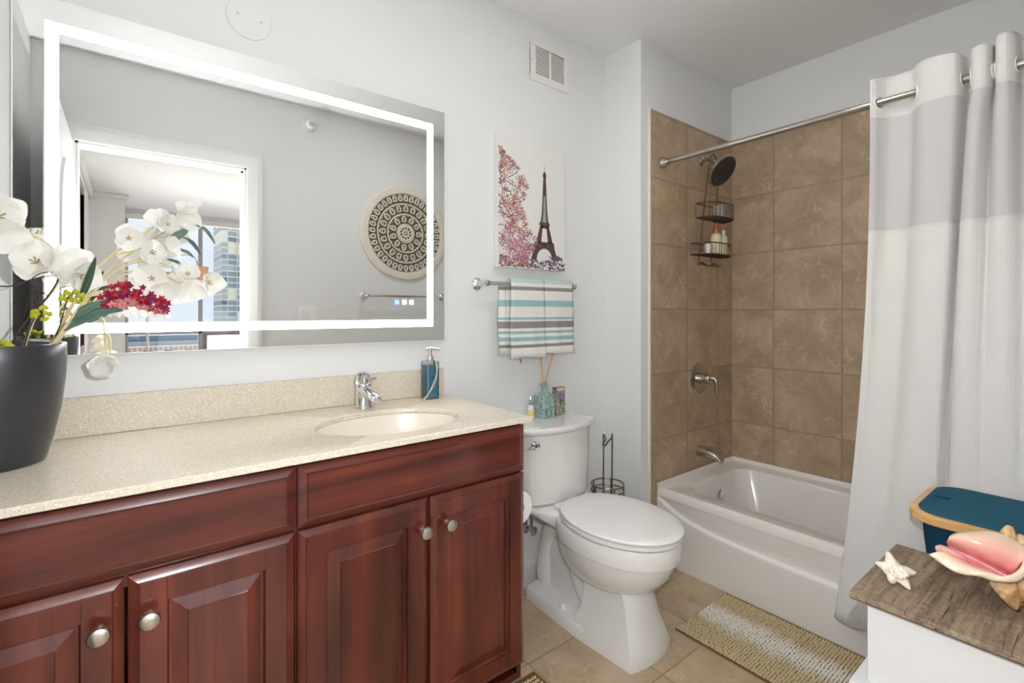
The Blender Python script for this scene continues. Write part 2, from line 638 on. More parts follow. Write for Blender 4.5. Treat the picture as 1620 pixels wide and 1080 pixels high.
wf.box(0, 0.03, BY0 - 0.09, BY0 - 0.01, 0.35, HC - 0.06).box(2.87, 2.9, BY0 - 0.09, BY0 - 0.01, 0.35, HC - 0.06)
wf.box(0, 2.9, BY0 - 0.09, BY0 - 0.01, 0.35, 0.39)
win = struct('window_1', wf, WFR, 'tall grey framed bedroom window overlooking the city', 'window', 0.003)
MB().box(0, 2.9, BY0 - 0.08, BY0 + 0.03, HC - 0.12, HC - 0.055).build('window_head', WFW, win, 0.004)
MB().box(0.03, 0.795, BY0 - 0.052, BY0 - 0.046, 0.985, HC - 0.06).build('glass_pane', GLASS, win)
MB().box(0.03, 0.795, BY0 - 0.052, BY0 - 0.046, 0.39, 0.945).build('glass_pane', GLASS, win)
MB().box(0.846, 1.85, BY0 - 0.052, BY0 - 0.046, 0.985, HC - 0.06).build('glass_pane', GLASS, win)
MB().box(1.9, 2.87, BY0 - 0.052, BY0 - 0.046, 0.985, HC - 0.06).build('glass_pane', GLASS, win)
MB().box(0.90, 1.85, BY0 - 0.06, BY0 - 0.04, 0.40, 0.915).build('white_panel', cloth('frosted_panel', rgb(244, 246, 250), 0.5, 0.7), win, 0.004)
sf = MB()
sf.box(0.846, 0.90, BY0 - 0.075, BY0 - 0.02, 0.39, 0.945).box(0.90, 1.85, BY0 - 0.075, BY0 - 0.02, 0.915, 0.945)
sf.build('vent_sash', mat('window_sash_grey', rgb(140, 138, 142), 0.4), win, 0.003)

# framed picture on the bedroom wall
fr = thing('picture_frame', 'tall brown wooden picture frame on the bedroom wall, seen edge-on in the mirror', 'picture', (BX0, -1.65, 1.6))
FRW = wood('walnut_frame', rgb(110, 84, 68), rgb(150, 120, 100), rgb(176, 148, 126), 1.0, 0.4, 0.1)
f_ = MB()
f_.box(BX0, BX0 + 0.035, -1.20, -1.15, 0.9, 2.30).box(BX0, BX0 + 0.035, -2.25, -2.20, 0.9, 2.30).box(BX0, BX0 + 0.035, -2.20, -1.20, 2.24, 2.30).box(BX0, BX0 + 0.035, -2.20, -1.20, 0.9, 0.96)
f_.build('frame', FRW, fr, 0.004)
MB().box(BX0 + 0.002, BX0 + 0.012, -2.20, -1.20, 0.96, 2.24).build('canvas', mat('dark_picture', rgb(140, 132, 134), 0.5), fr)

# floor lamp with two shades
SH = cloth('lamp_shade_linen', rgb(244, 214, 182), 0.8, 0.55)
lp = thing('floor_lamp', 'floor lamp with two small peach drum shades by the bedroom window', 'lamp', (0.17, -2.6, 0))
b_ = MB().lathe([(0.13, 0), (0.13, 0.012), (0.03, 0.025), (0.012, 0.03)], (0.17, -2.6, 0), seg=28)
b_.build('base', NICKEL, lp)
b_ = MB().tube([(0.17, -2.6, 0.02), (0.17, -2.6, 1.30), (0.17, -2.6, 1.45)], 0.011)
b_.tube(spline([(0.17, -2.6, 1.45), (0.22, -2.6, 1.66), (0.38, -2.6, 1.80), (0.53, -2.6, 1.82), (0.58, -2.6, 1.765)], 6), 0.005, 8)
b_.tube(spline([(0.17, -2.6, 1.42), (0.20, -2.6, 1.58), (0.28, -2.6, 1.70), (0.35, -2.6, 1.72), (0.372, -2.6, 1.69)], 6), 0.005, 8)
b_.build('pole', NICKEL, lp)
for sx_, zt_ in ((0.58, 1.71), (0.372, 1.64)):
    s_ = MB().lathe([(0.088, zt_ - 0.135), (0.10, zt_)], (sx_, -2.6, 0), seg=32, cap0=False, cap1=False)
    sh = s_.build('lamp_shade', SH, lp, solid=0.003)
    s_ = MB().ball((sx_, -2.6, zt_ + 0.05), 0.014, 10)
    s_.tube([(sx_, -2.6, zt_ - 0.01), (sx_, -2.6, zt_ + 0.05)], 0.005, 8)
    for a in range(3):
        s_.tube([(sx_, -2.6, zt_ - 0.005), (sx_ + 0.1 * cos(a * 2.1), -2.6 + 0.1 * sin(a * 2.1), zt_ - 0.003)], 0.002, 6)
    s_.build('finial', CHROME, sh)

# the city outside the window
tw = mat('tower_glass_facade', rgb(150, 165, 172), 0.35)
m = tw
c_ = xyz(m, pos(m))
fl = math_n(m, 'DIVIDE', c_[2], 0.62)
bay = math_n(m, 'DIVIDE', c_[0], 0.95)
ff = math_n(m, 'FRACT', fl)
fb = math_n(m, 'FRACT', bay)
cb = N(m, 'ShaderNodeCombineXYZ')
L(m, math_n(m, 'FLOOR', fl), cb.inputs[0])
L(m, math_n(m, 'FLOOR', bay), cb.inputs[1])
wn = N(m, 'ShaderNodeTexWhiteNoise', noise_dimensions='2D')
L(m, cb.outputs[0], wn.inputs['Vector'])
cb2 = N(m, 'ShaderNodeCombineXYZ')
L(m, math_n(m, 'FLOOR', fl), cb2.inputs[0])
wn2 = N(m, 'ShaderNodeTexWhiteNoise', noise_dimensions='2D')
L(m, cb2.outputs[0], wn2.inputs['Vector'])
mixv = math_n(m, 'ADD', math_n(m, 'MULTIPLY', wn.outputs[0], 0.6), math_n(m, 'MULTIPLY', wn2.outputs[0], 0.4))
gl = ramp(m, mixv, [(0.0, rgb(84, 100, 108)), (0.3, rgb(134, 152, 156)), (0.55, rgb(172, 184, 178)), (0.72, rgb(240, 231, 198))], 'CONSTANT')
slab = ramp(m, ff, [(0.0, (1, 1, 1, 1)), (0.24, (0, 0, 0, 1))], 'CONSTANT')
mull = ramp(m, fb, [(0.0, (1, 1, 1, 1)), (0.12, (0, 0, 0, 1))], 'CONSTANT')
cc = mix(m, mull, gl, rgb(190, 196, 196))
cc = mix(m, slab, cc, rgb(222, 218, 202))
L(m, cc, P(m).inputs['Base Color'])
tower = thing('glass_tower', 'glass high-rise tower with pale floor bands, seen through the reflected window', 'building', (14.5, -61, -20))
MB().box(8.08 + 1.1, 20, -64, -57, -20, 45).build('facade', tw, tower)
MB().box(8.08, 9.2, -63, -56.6, -20, 45).build('corner_bay', tw, tower)
sl = MB()
for k in range(60):
    z = -16 + k * 0.62 * 1.5
    sl.box(10.6, 14.2, -57, -56.5, z, z + 0.16)
sl.build('balcony_slabs', mat('balcony_concrete', rgb(206, 202, 190), 0.7), tower)

low = thing('curved_balcony_building', 'low building with scalloped white balconies, seen through the lower window pane', 'building', (1, -57, -20))
MB().box(-6, 6.3, -68, -57.6, -20, -1.35).build('wall', mat('block_wall', rgb(206, 200, 190), 0.7), low)
MB().box(-6, 6.1, -57.6, -57.4, -1.62, -1.12).build('glazing', mat('blue_glazing', rgb(112, 142, 160), 0.3), low)
MB().box(-6, 6.3, -57.6, -57.2, -2.05, -1.66).build('spandrel', mat('grey_spandrel', rgb(172, 178, 184), 0.6), low)
BRK = mat('brick_band', rgb(214, 178, 158), 0.8)
m = BRK
cx_ = xyz(m, pos(m))
L(m, ramp(m, math_n(m, 'FRACT', math_n(m, 'DIVIDE', cx_[0], 0.42)), [(0, rgb(232, 220, 206)), (0.4, rgb(212, 172, 150))], 'CONSTANT'), P(m).inputs['Base Color'])
MB().box(-6, 6.3, -57.6, -57.15, -2.62, -2.28).build('brick_band', BRK, low)
MB().box(-6, 6.3, -57.6, -57.1, -2.28, -2.08).build('ledge', mat('cream_ledge', rgb(236, 230, 216), 0.6), low)
WC = mat('white_concrete', rgb(238, 238, 236), 0.6)
for lev in (-1.12, -2.95):
    sc_ = MB()
    for k in range(7):
        x0 = -5.6 + k * 1.75
        lo, hi = [], []
        for i in range(9):
            t = i / 8
            hz = lev + 0.10 + 0.36 * (t ** 0.6) * (1 - 0.35 * t * t)
            lo.append((x0 + 1.72 * t, lev))
            hi.append((x0 + 1.72 * t, hz))
        sc_.loft([[(x, -57.6, z) for x, z in lo + hi[::-1]], [(x, -56.9, z) for x, z in lo + hi[::-1]]])
    sc_.build('scalloped_balcony', WC, low)

# ------------------------------------------------------------------ things on the doorway wall (seen in the mirror)
med = thing('wall_medallion', 'large round cream carved medallion on the doorway wall, reflected in the mirror', 'wall decoration', (1.62, YO, 1.822))
MC = mat('carved_cream', rgb(226, 220, 208), 0.6)
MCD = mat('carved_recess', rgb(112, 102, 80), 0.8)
rm = MB().lathe([(0.345, 0.0), (0.345, 0.012), (0.335, 0.022), (0.30, 0.026), (0.292, 0.024), (0.286, 0.010), (0.286, 0.0)], (1.62, YO, 1.822), (0, 1, 0), 72)
rm.build('rim', MC, med)
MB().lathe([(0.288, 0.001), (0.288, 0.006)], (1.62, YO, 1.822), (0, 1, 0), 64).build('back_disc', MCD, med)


def mpt(r, a, d):
    return Vector((1.62 + r * cos(a), YO + d, 1.822 + r * sin(a)))


for nm, n_, r0, r1, w_ in (('outer_petal_ring', 36, 0.228, 0.282, 0.018), ('middle_petal_ring', 20, 0.150, 0.205, 0.021), ('inner_petal_ring', 11, 0.075, 0.128, 0.019)):
    q = MB()
    for k in range(n_):
        a = 2 * pi * k / n_
        ca = (r0 + r1) / 2
        # horseshoe-shaped carved leaf
        pts = []
        for i in range(11):
            t = -2.3 + 4.6 * i / 10
            u_, v_ = w_ * 0.72 * sin(t), (r1 - r0) * 0.46 * cos(t)
            ct = mpt(ca, a, 0.012)
            e1 = Vector((cos(a), 0, sin(a)))
            e2 = Vector((-sin(a), 0, cos(a)))
            pts.append(ct + e1 * v_ + e2 * u_)
        q.tube(pts, 0.0058, 6)
        q.ball(mpt(r0 + 0.012, a, 0.012), 0.0075, 6)
        q.ball(mpt(ca + 0.006, a, 0.010), 0.006, 6)
        q.ball(mpt(r1 + 0.004, a + pi / n_, 0.010), 0.006, 6)
    q.build(nm, MC, med)
q = MB()
q.ring(mpt(0, 0, 0.010), (0, 1, 0), 0.052, 0.008, 36)
q.ring(mpt(0, 0, 0.010), (0, 1, 0), 0.022, 0.007, 24)
q.ball(mpt(0, 0, 0.012), 0.009, 8)
for k in range(10):
    q.tube([mpt(0.026, k * pi / 5, 0.01), mpt(0.048, k * pi / 5, 0.01)], 0.005, 6)
for R_ in (0.066, 0.140, 0.216):
    q.ring(mpt(0, 0, 0.007), (0, 1, 0), R_, 0.006, 48)
q.build('rosette', MC, med)


def towel_bar(x0, x1, yw, sgn, z, label):
    t = thing('towel_bar', label, 'towel bar', ((x0 + x1) / 2, yw, z), 'chrome towel bars')
    for x in (x0, x1):
        q = MB().lathe([(0.026, 0), (0.026, 0.006), (0.022, 0.010), (0.023, 0.014), (0.014, 0.022), (0.012, 0.05), (0.015, 0.058), (0.016, 0.070), (0.012, 0.084), (0.003, 0.088)], (x, yw, z), (0, sgn, 0), 24)
        q.build('post', CHROME, t)
    MB().tube([(x0 + 0.006, yw + sgn * 0.072, z), (x1 - 0.006, yw + sgn * 0.072, z)], 0.008, 14).build('bar', CHROME, t)
    return t


towel_bar(1.30, 1.925, YO, 1, 1.357, 'bare chrome towel bar under the round medallion, reflected in the mirror')

sw = thing('light_switch', 'white rocker light switch plate on the wall beside the reflected doorway', 'switch', (0.934, YO, 1.225))
MB().box(0.874, 0.994, YO, YO + 0.006, 1.165, 1.282).build('cover_plate', PLAS, sw, 0.003)
for x in (0.905, 0.963):
    MB().box(x - 0.017, x + 0.017, YO + 0.005, YO + 0.010, 1.192, 1.258).build('rocker', PLAS, sw, 0.002)

sp = thing('fire_sprinkler', 'white sidewall fire sprinkler head high on the doorway wall', 'sprinkler', (0.94, YO, 2.455))
MB().lathe([(0.046, 0), (0.044, 0.004), (0.034, 0.01), (0.030, 0.02), (0.030, 0.045), (0.022, 0.052)], (0.94, YO, 2.455), (0, 1, 0), 28).build('escutcheon', PLAS, sp)
q = MB().lathe([(0.010, 0.05), (0.010, 0.07), (0.004, 0.075)], (0.94, YO, 2.455), (0, 1, 0), 14)
q.box(0.925, 0.955, YO + 0.075, YO + 0.079, 2.447, 2.463)
q.build('nozzle', NICKEL, sp, 0.001)

rb = MB()
rows = []
for i in range(13):
    t = i / 12
    y = 0.90 + 0.34 * t
    rows.append([(XL + 0.012 + 0.022 * (0.5 + 0.5 * sin(t * 19 + zz * 0.4)) * (0.5 + 0.5 * zz / 12), y, 1.95 - 0.95 * zz / 12) for zz in range(13)])
rb.grid(rows)
tag(rb.build('hanging_robe', cloth('grey_cloth', rgb(196, 198, 201)), loc=(XL + 0.02, 1.07, 1.95), solid=0.006), 'grey cloth hanging on the wall behind the open door', 'towel')

# ------------------------------------------------------------------ vanity mirror
YM = 1.672
mx0, mx1, mz0, mz1 = -0.216, 0.988, 1.131, 2.030
vm_ = thing('led_vanity_mirror', 'large frameless wall mirror with a glowing white light band', 'mirror', (0.386, YW, mz0))
MB().box(mx0 + 0.06, mx1 - 0.06, YM + 0.006, YW, mz0 + 0.06, mz1 - 0.06).build('back_box', PLAS, vm_)
MB().box(mx0 + 0.0025, mx1 - 0.0025, YM, YM + 0.005, mz0 + 0.0025, mz1 - 0.0025).build('mirror_glass', MIRROR, vm_)
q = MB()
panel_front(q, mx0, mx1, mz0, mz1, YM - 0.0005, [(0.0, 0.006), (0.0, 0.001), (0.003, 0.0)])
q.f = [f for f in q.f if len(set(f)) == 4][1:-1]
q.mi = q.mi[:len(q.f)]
q.build('lit_edge', mat('lit_edge_white', rgb(236, 240, 236), 0.15), vm_)  # bevelled glass edge, coloured white for the backlight glow along it
ox0, ox1, oz0, oz1 = -0.157, 0.935, 1.188, 1.970
q = MB()
ya = YM - 0.0008
ins = 0.0262
for a in ((ox0, ox1, oz1 - ins, oz1), (ox0, ox1, oz0, oz0 + ins), (ox0, ox0 + ins, oz0 + ins, oz1 - ins), (ox1 - ins, ox1, oz0 + ins, oz1 - ins)):
    q.box(a[0], a[1], ya, YM + 0.001, a[2], a[3])
q.build('light_band', LED, vm_)
BLUE = emit('touch_blue', (0.22, 0.42, 1.0, 1), 1.3)
WHT = emit('touch_white', (0.95, 0.96, 1.0, 1), 1.1)
ICON = mat('touch_icon_grey', rgb(150, 152, 160), 0.4)
for k, (xb, mt) in enumerate(((0.784, BLUE), (0.814, WHT), (0.843, WHT))):
    b = MB().box(xb - 0.0095, xb + 0.0095, YM - 0.0012, YM + 0.001, 1.2705, 1.2895).build('touch_button', mt, vm_, 0.0008)
    q = MB()
    zc = 1.28
    if k == 0:
        for a in ((-.005, .005, .0035, .005), (-.005, .005, -.005, -.0035), (-.005, -.0035, -.0035, .0035), (.0035, .005, -.0035, .0035)):
            q.box(xb + a[0], xb + a[1], YM - 0.0016, YM - 0.0011, zc + a[2], zc + a[3])
        mt2 = WHT
    elif k == 1:
        for a in ((-.006, .006, .0015, .003), (-.006, .006, -.0045, -.003), (.0045, .006, -.003, .0015)):
            q.box(xb + a[0], xb + a[1], YM - 0.0016, YM - 0.0011, zc + a[2], zc + a[3])
        mt2 = ICON
    else:
        for a in ((-.004, .004, .005, .0062), (-.004, .004, -.0062, -.005), (-.0052, -.004, -.0055, .0055), (.004, .0052, -.0055, .0055)):
            q.box(xb + a[0], xb + a[1], YM - 0.0016, YM - 0.0011, zc + a[2], zc + a[3])
        mt2 = ICON
    q.build('icon', mt2, b)

# ------------------------------------------------------------------ vanity cabinets
CT = 0.92
YD = 1.161


def knob(x, z, parent):
    q = MB().lathe([(0.009, 0), (0.0085, 0.004), (0.006, 0.008), (0.006, 0.014), (0.012, 0.018), (0.0165, 0.022), (0.0172, 0.026), (0.015, 0.0305), (0.009, 0.033), (0.002, 0.034)], (x, YD, z), (0, -1, 0), 26)
    return q.build('knob', NICKEL, parent)


def cabinet(x0, x1, fronts, label, side):
    t = thing('vanity_cabinet', label, 'cabinet', ((x0 + x1) / 2, 1.43, 0), 'cherry vanity cabinets')
    q = MB()
    th = 0.018
    q.box(x0, x0 + th, YD + 0.021, YW - 0.002, 0.10, 0.9045).box(x1 - th, x1, YD + 0.021, YW - 0.002, 0.10, 0.9045)
    q.box(x0 + th, x1 - th, YD + 0.021, YW - 0.002, 0.10, 0.12).box(x0 + th, x1 - th, YW - 0.014, YW - 0.002, 0.12, 0.9045)
    # face frame
    q.box(x0 + th, x1 - th, YD + 0.021, YD + 0.04, 0.72, 0.78).box(x0 + th, x1 - th, YD + 0.021, YD + 0.04, 0.88, 0.9045)
    xm = (x0 + x1) / 2
    q.box(xm - 0.02, xm + 0.02, YD + 0.021, YD + 0.04, 0.12, 0.72)
    q.build('body', CH_V, t, 0.0012)
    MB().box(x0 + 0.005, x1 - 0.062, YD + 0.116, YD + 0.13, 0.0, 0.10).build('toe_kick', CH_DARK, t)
    d0, d1, doors = fronts
    q = MB()
    panel_front(q, d0, d1, 0.752, 0.893, YD, [(0, .0205), (0, .008), (.003, .006), (.017, .0005), (.0185, .002), (.0205, .0025), (.0215, .001)])
    q.build('drawer_front', CH_H, t, angle=20)
    for a, b, kx in doors:
        q = MB()
        panel_front(q, a, b, 0.154, 0.745, YD, [(0, .0205), (0, .008), (.003, .0055), (.015, .0003), (.0165, .0015), (.0178, .0002), (.060, 0), (.0608, .005), (.064, .0095), (.068, .0098), (.094, .0022), (.0952, .0005)])
        # fine joint lines between stiles and rails
        for xs in (a + 0.060, b - 0.060):
            for z0_, z1_ in ((0.154 + 0.018, 0.154 + 0.060), (0.745 - 0.060, 0.745 - 0.018)):
                q.box(xs - 0.0006, xs + 0.0006, YD - 0.0002, YD + 0.0003, z0_, z1_, 1)
        d = q.build('door', [CH_V, CH_DARK], t, angle=18)
        knob(kx, 0.666, d)
    return t


cabinet(-0.345, 0.303, (-0.33, 0.300, ((-0.33, -0.002, -0.037), (0.004, 0.299, 0.036))), 'left cherry vanity cabinet under the black flower pot', False)
cabinet(0.3035, 0.972, (0.307, 0.972, ((0.307, 0.636, 0.617), (0.645, 0.972, 0.692))), 'right cherry vanity cabinet under the sink, beside the toilet', True)

# ------------------------------------------------------------------ countertop with sink cut-out
SX, SY, SA, SB = 0.623, 1.372, 0.214, 0.158
cx0, cx1, cy0, cy1 = XL + 0.002, 0.988, 1.146, YW - 0.001
ct = thing('vanity_countertop', 'long speckled beige stone countertop with an oval sink cut-out', 'countertop', (0.31, 1.42, 0.905))
NA = 96
ang = [2 * pi * k / NA for k in range(NA)]
corner_angles = [math.atan2(y - SY, x - SX) % (2 * pi) for x in (cx0, cx1) for y in (cy0, cy1)]
ang = sorted(set(ang + corner_angles))


def rect_hit(a):
    dx, dy = cos(a), sin(a)
    t = 1e9
    if dx > 1e-9: t = min(t, (cx1 - SX) / dx)
    if dx < -1e-9: t = min(t, (cx0 - SX) / dx)
    if dy > 1e-9: t = min(t, (cy1 - SY) / dy)
    if dy < -1e-9: t = min(t, (cy0 - SY) / dy)
    return SX + dx * t, SY + dy * t


def ell(a, k, z):
    dx, dy = cos(a), sin(a)
    r = 1 / sqrt((dx / (SA * k)) ** 2 + (dy / (SB * k)) ** 2)
    return (SX + dx * r, SY + dy * r, z)


q = MB()
R = [[rect_hit(a) + (0.9045,) for a in ang], [rect_hit(a) + (CT - 0.002,) for a in ang]]
top = []
for a in ang:
    x, y = rect_hit(a)
    top.append((min(max(x, cx0), cx1 - 0.002), max(y, cy0 + 0.002), CT))
R.append(top)
R += [[ell(a, 1.035, CT) for a in ang], [ell(a, 1.01, CT - 0.002) for a in ang], [ell(a, 1.0, CT - 0.006) for a in ang], [ell(a, 1.0, 0.9045) for a in ang], R[0]]
q.loft(R, False, False)
q.build('slab', STONE, ct, angle=25)
MB().box(cx0, cx1 - 0.0, YW - 0.02, YW - 0.001, CT, CT + 0.102).build('backsplash', STONE, ct, 0.0025)

sk = thing('undermount_sink', 'oval biscuit coloured undermount sink basin in the countertop', 'sink', (SX, SY, 0.76))
q = MB()
prof = [(1.06, 0.903), (1.0, 0.9035), (0.985, 0.895), (0.95, 0.87), (0.88, 0.83), (0.72, 0.785), (0.45, 0.765), (0.16, 0.76), (0.12, 0.755)]
aa = [2 * pi * k / 64 for k in range(64)]
inn = [[ell(a, k, z) for a in aa] for k, z in prof]
outr = [[ell(a, k + 0.05, z - 0.012) for a in aa] for k, z in prof[::-1]]
q.loft(inn + outr + [inn[0]], False, False)
q.build('basin', SINKM, sk)
MB().lathe([(0.024, 0.752), (0.026, 0.7625), (0.02, 0.765), (0.004, 0.764)], (SX, SY, 0), seg=24).build('drain', CHROME, sk)

# ------------------------------------------------------------------ faucet
fx, fy = 0.635, 1.612
fa = thing('sink_faucet', 'single-lever chrome basin faucet behind the oval sink', 'faucet', (fx, fy, CT))
q = MB().lathe([(0.0285, 0), (0.0285, 0.004), (0.0265, 0.007), (0.026, 0.040), (0.026, 0.070), (0.0245, 0.079), (0.018, 0.083)], (fx, fy, CT), seg=32)
q.lathe([(0.0125, 0.080), (0.0125, 0.106)], (fx, fy - 0.006, CT), seg=24)
q.build('body', CHROME, fa)


def dprof(p, w_, h_, ang_):
    """flattened cross-section at p, in the plane across the spout"""
    out = []
    for k in range(20):
        a = 2 * pi * k / 20
        out.append((p[0] + w_ * cos(a), p[1] + h_ * sin(a) * sin(ang_), p[2] + h_ * sin(a) * cos(ang_)))
    return out


q = MB()
q.loft([dprof((fx, fy + 0.018, CT + 0.066), .020, .012, 0.2), dprof((fx, fy - 0.010, CT + 0.063), .0250, .0195, 0.25), dprof((fx, fy - 0.045, CT + 0.056), .0235, .0185, 0.3), dprof((fx, fy - 0.080, CT + 0.048), .0205, .0150, 0.3), dprof((fx, fy - 0.104, CT + 0.042), .0180, .0125, 0.3), dprof((fx, fy - 0.110, CT + 0.041), .011, .007, 0.3)])
q.lathe([(0.0115, 0), (0.0115, 0.014), (0.009, 0.014)], (fx, fy - 0.094, CT + 0.024), seg=18)
q.build('spout', CHROME, fa)
q = MB()
hp = spline([(fx, fy + 0.024, CT + 0.072), (fx, fy + 0.026, CT + 0.092), (fx, fy + 0.018, CT + 0.110), (fx, fy - 0.004, CT + 0.118), (fx, fy - 0.035, CT + 0.113), (fx, fy - 0.065, CT + 0.107), (fx, fy - 0.084, CT + 0.107)], 4)
rings = []
for i, p in enumerate(hp):
    t = i / (len(hp) - 1)
    w_ = 0.0225 * (1 - 0.5 * t)
    h_ = 0.0062 * (1 - 0.35 * t)
    tan = hp[min(i + 1, len(hp) - 1)] - hp[max(i - 1, 0)]
    an = math.atan2(tan.z, -tan.y)
    rings.append(dprof(p, w_, h_, an))
q.loft(rings)
q.build('lever', CHROME, fa)

# ------------------------------------------------------------------ soap dispenser
sxc, syc = 0.898, 1.628
so = thing('soap_dispenser', 'square glass pump bottle of blue soap with a string tag', 'soap dispenser', (sxc, syc, CT))
h = 0.026
q = MB()
q.loft([rrect(sxc - h, sxc + h, syc - h, syc + h, 0.007, z) for z in (CT, CT + 0.002, CT + 0.135)] + [rrect(sxc - h * .93, sxc + h * .93, syc - h * .93, syc + h * .93, 0.007, CT + 0.139), rrect(sxc - .014, sxc + .014, syc - .014, syc + .014, 0.0135, CT + 0.143)])
q.build('bottle', GLASS, so)
h2 = h - 0.002
LIQ = mat('blue_soap', rgb(10, 116, 146), 0.12, Coat_Weight=0.3)
liq = MB()
liq.loft([rrect(sxc - h2, sxc + h2, syc - h2, syc + h2, 0.006, z) for z in (CT + 0.003, CT + 0.126)])
liq.build('soap', LIQ, so)
q = MB().ring((sxc, syc - h - 0.0008, CT + 0.078), (0, 1, 0), 0.007, 0.0012, 18)
q.box(sxc - .001, sxc + .001, syc - h - 0.0014, syc - h - 0.0004, CT + .05, CT + .066)
q.build('printed_mark', mat('dark_blue_print', rgb(14, 58, 92), 0.4), so)
q = MB().lathe([(0.0145, .143), (0.0145, .158), (0.012, .16), (0.006, .161), (0.006, .178), (0.009, .179), (0.009, .188), (0.004, .19)], (sxc, syc, CT), seg=20)
q.tube([(sxc - 0.012, syc + 0.006, CT + .186), (sxc, syc, CT + .187), (sxc + 0.026, syc - 0.016, CT + .187), (sxc + 0.033, syc - 0.021, CT + .184)], [0.004, 0.005, 0.004, 0.003], 10)
q.build('pump', CHROME, so)
q = MB()
q.tube(spline([(sxc + .012, syc - .014, CT + .155), (sxc + .014, syc - .029, CT + .13), (sxc + .012, syc - .030, CT + .10), (sxc + .004, syc - .031, CT + .06), (sxc - .024, syc - .036, CT + .026), (sxc - .044, syc - .040, CT + .008)], 5), 0.0016, 6)
q.tube(spline([(sxc + .010, syc - .014, CT + .155), (sxc + .010, syc - .029, CT + .12), (sxc + .009, syc - .030, CT + .09), (sxc - .016, syc - .035, CT + .040), (sxc - .040, syc - .040, CT + .012)], 5), 0.0016, 6)
q.ball((sxc + .0125, syc - .0295, CT + .122), 0.0035, 8)
q.tube([(sxc - .032, syc - .038, CT + .018), (sxc - .050, syc - .042, CT + .004)], [0.002, 0.004], 6)
q.build('string_tag', mat('jute_string', rgb(206, 198, 178), 0.9), so)

# ------------------------------------------------------------------ wall: round cover plate, vent, canvas
cp = thing('round_cover_plate', 'round white blank cover plate on the wall above the mirror', 'cover plate', (0.302, YW, 2.155))
MB().lathe([(0.064, 0), (0.064, 0.003), (0.062, 0.005), (0.005, 0.0055)], (0.302, YW, 2.155), (0, -1, 0), 48).build('plate', WALL, cp)
for dx_, dz_ in ((-0.032, 0.004), (0.034, 0.0)):
    MB().lathe([(0.004, 0.004), (0.004, 0.0062), (0.001, 0.0066)], (0.302 + dx_, YW, 2.155 + dz_), (0, -1, 0), 12).build('screw', mat('screw_grey', rgb(196, 196, 194), 0.5), cp)

vx0, vx1, vz0, vz1 = 1.449, 1.697, 2.307, 2.498
vt = thing('air_vent', 'white metal wall register with two rows of louvers', 'air vent', ((vx0 + vx1) / 2, YW, vz0))
q = MB()
for a in ((vx0, vx1, vz1 - .03, vz1), (vx0, vx1, vz0, vz0 + .03), (vx0, vx0 + .034, vz0 + .03, vz1 - .03), (vx1 - .034, vx1, vz0 + .03, vz1 - .03), (1.566, 1.580, vz0 + .03, vz1 - .03)):
    q.box(a[0], a[1], YW - 0.008, YW, a[2], a[3])
VW = mat('vent_enamel', rgb(232, 231, 226), 0.35)
q.build('frame', VW, vt, 0.002)
for a, b in ((vx0 + .034, 1.566), (1.580, vx1 - .034)):
    q = MB()
    for k in range(12):
        z = vz0 + 0.034 + k * 0.0107
        x0_, x1_ = a + 0.0005, b - 0.0045
        q.loft([[(x0_, YW - 0.0065, z), (x0_, YW - 0.0015, z + 0.0100), (x0_, YW - 0.0005, z + 0.0100), (x0_, YW - 0.0055, z - 0.001)],
                [(x1_, YW - 0.0065, z), (x1_, YW - 0.0015, z + 0.0100), (x1_, YW - 0.0005, z + 0.0100), (x1_, YW - 0.0055, z - 0.001)]])
    q.build('louvers', VW, vt)
    MB().box(a, b, YW - 0.0006, YW - 0.0001, vz0 + .03, vz1 - .03).build('duct', mat('duct_dark', rgb(66, 62, 58), 0.8), vt)
for x in (vx0 + .012, vx1 - .012):
    MB().lathe([(0.004, 0.008), (0.004, 0.0095), (0.001, 0.01)], (x, YW, 2.40), (0, -1, 0), 10).build('screw', NICKEL, vt)

# canvas print of the iron tower and pink blossom
kx0, kx1, kz0, kz1 = 1.247, 1.648, 1.436, 2.016
cv = thing('canvas_print', 'tall canvas print of an iron lattice tower with pink blossom', 'picture', ((kx0 + kx1) / 2, YW, kz0))
MB().box(kx0, kx1, YW - 0.03, YW - 0.0005, kz0, kz1).build('canvas', mat('canvas_white', rgb(226, 224, 221), 0.8), cv, 0.002)
KW, KH = kx1 - kx0, kz1 - kz0
PC = [mat('print_iron', rgb(88, 66, 64), 0.8), mat('print_pink', rgb(196, 142, 138), 0.8), mat('print_rose', rgb(160, 98, 98), 0.8), mat('print_branch', rgb(78, 46, 44), 0.8),
      mat('print_magenta', rgb(178, 104, 124), 0.8), mat('print_green', rgb(92, 96, 76), 0.8), mat('print_violet', rgb(92, 84, 112), 0.8), mat('print_pale', rgb(214, 206, 212), 0.8), mat('print_gold', rgb(176, 142, 96), 0.8)]
pr = MB()
lay = [0]


def K(u, v, d=0.0):
    return (kx0 + u * KW, YW - 0.0304 - d, kz0 + v * KH)


def poly(pts, mi, d=0.0):
    pr.add([K(u, v, d) for u, v in pts], [tuple(range(len(pts)))], mi)


def strip(a, b, w0, w1, mi, d=0.0):
    ax, ay = a[0] * KW, a[1] * KH
    bx, by = b[0] * KW, b[1] * KH
    l = math.hypot(bx - ax, by - ay) or 1
    nx, ny = -(by - ay) / l, (bx - ax) / l
    poly([((ax + nx * w0) / KW, (ay + ny * w0) / KH), ((ax - nx * w0) / KW, (ay - ny * w0) / KH), ((bx - nx * w1) / KW, (by - ny * w1) / KH), ((bx + nx * w1) / KW, (by + ny * w1) / KH)], mi, d)


TU = 0.668


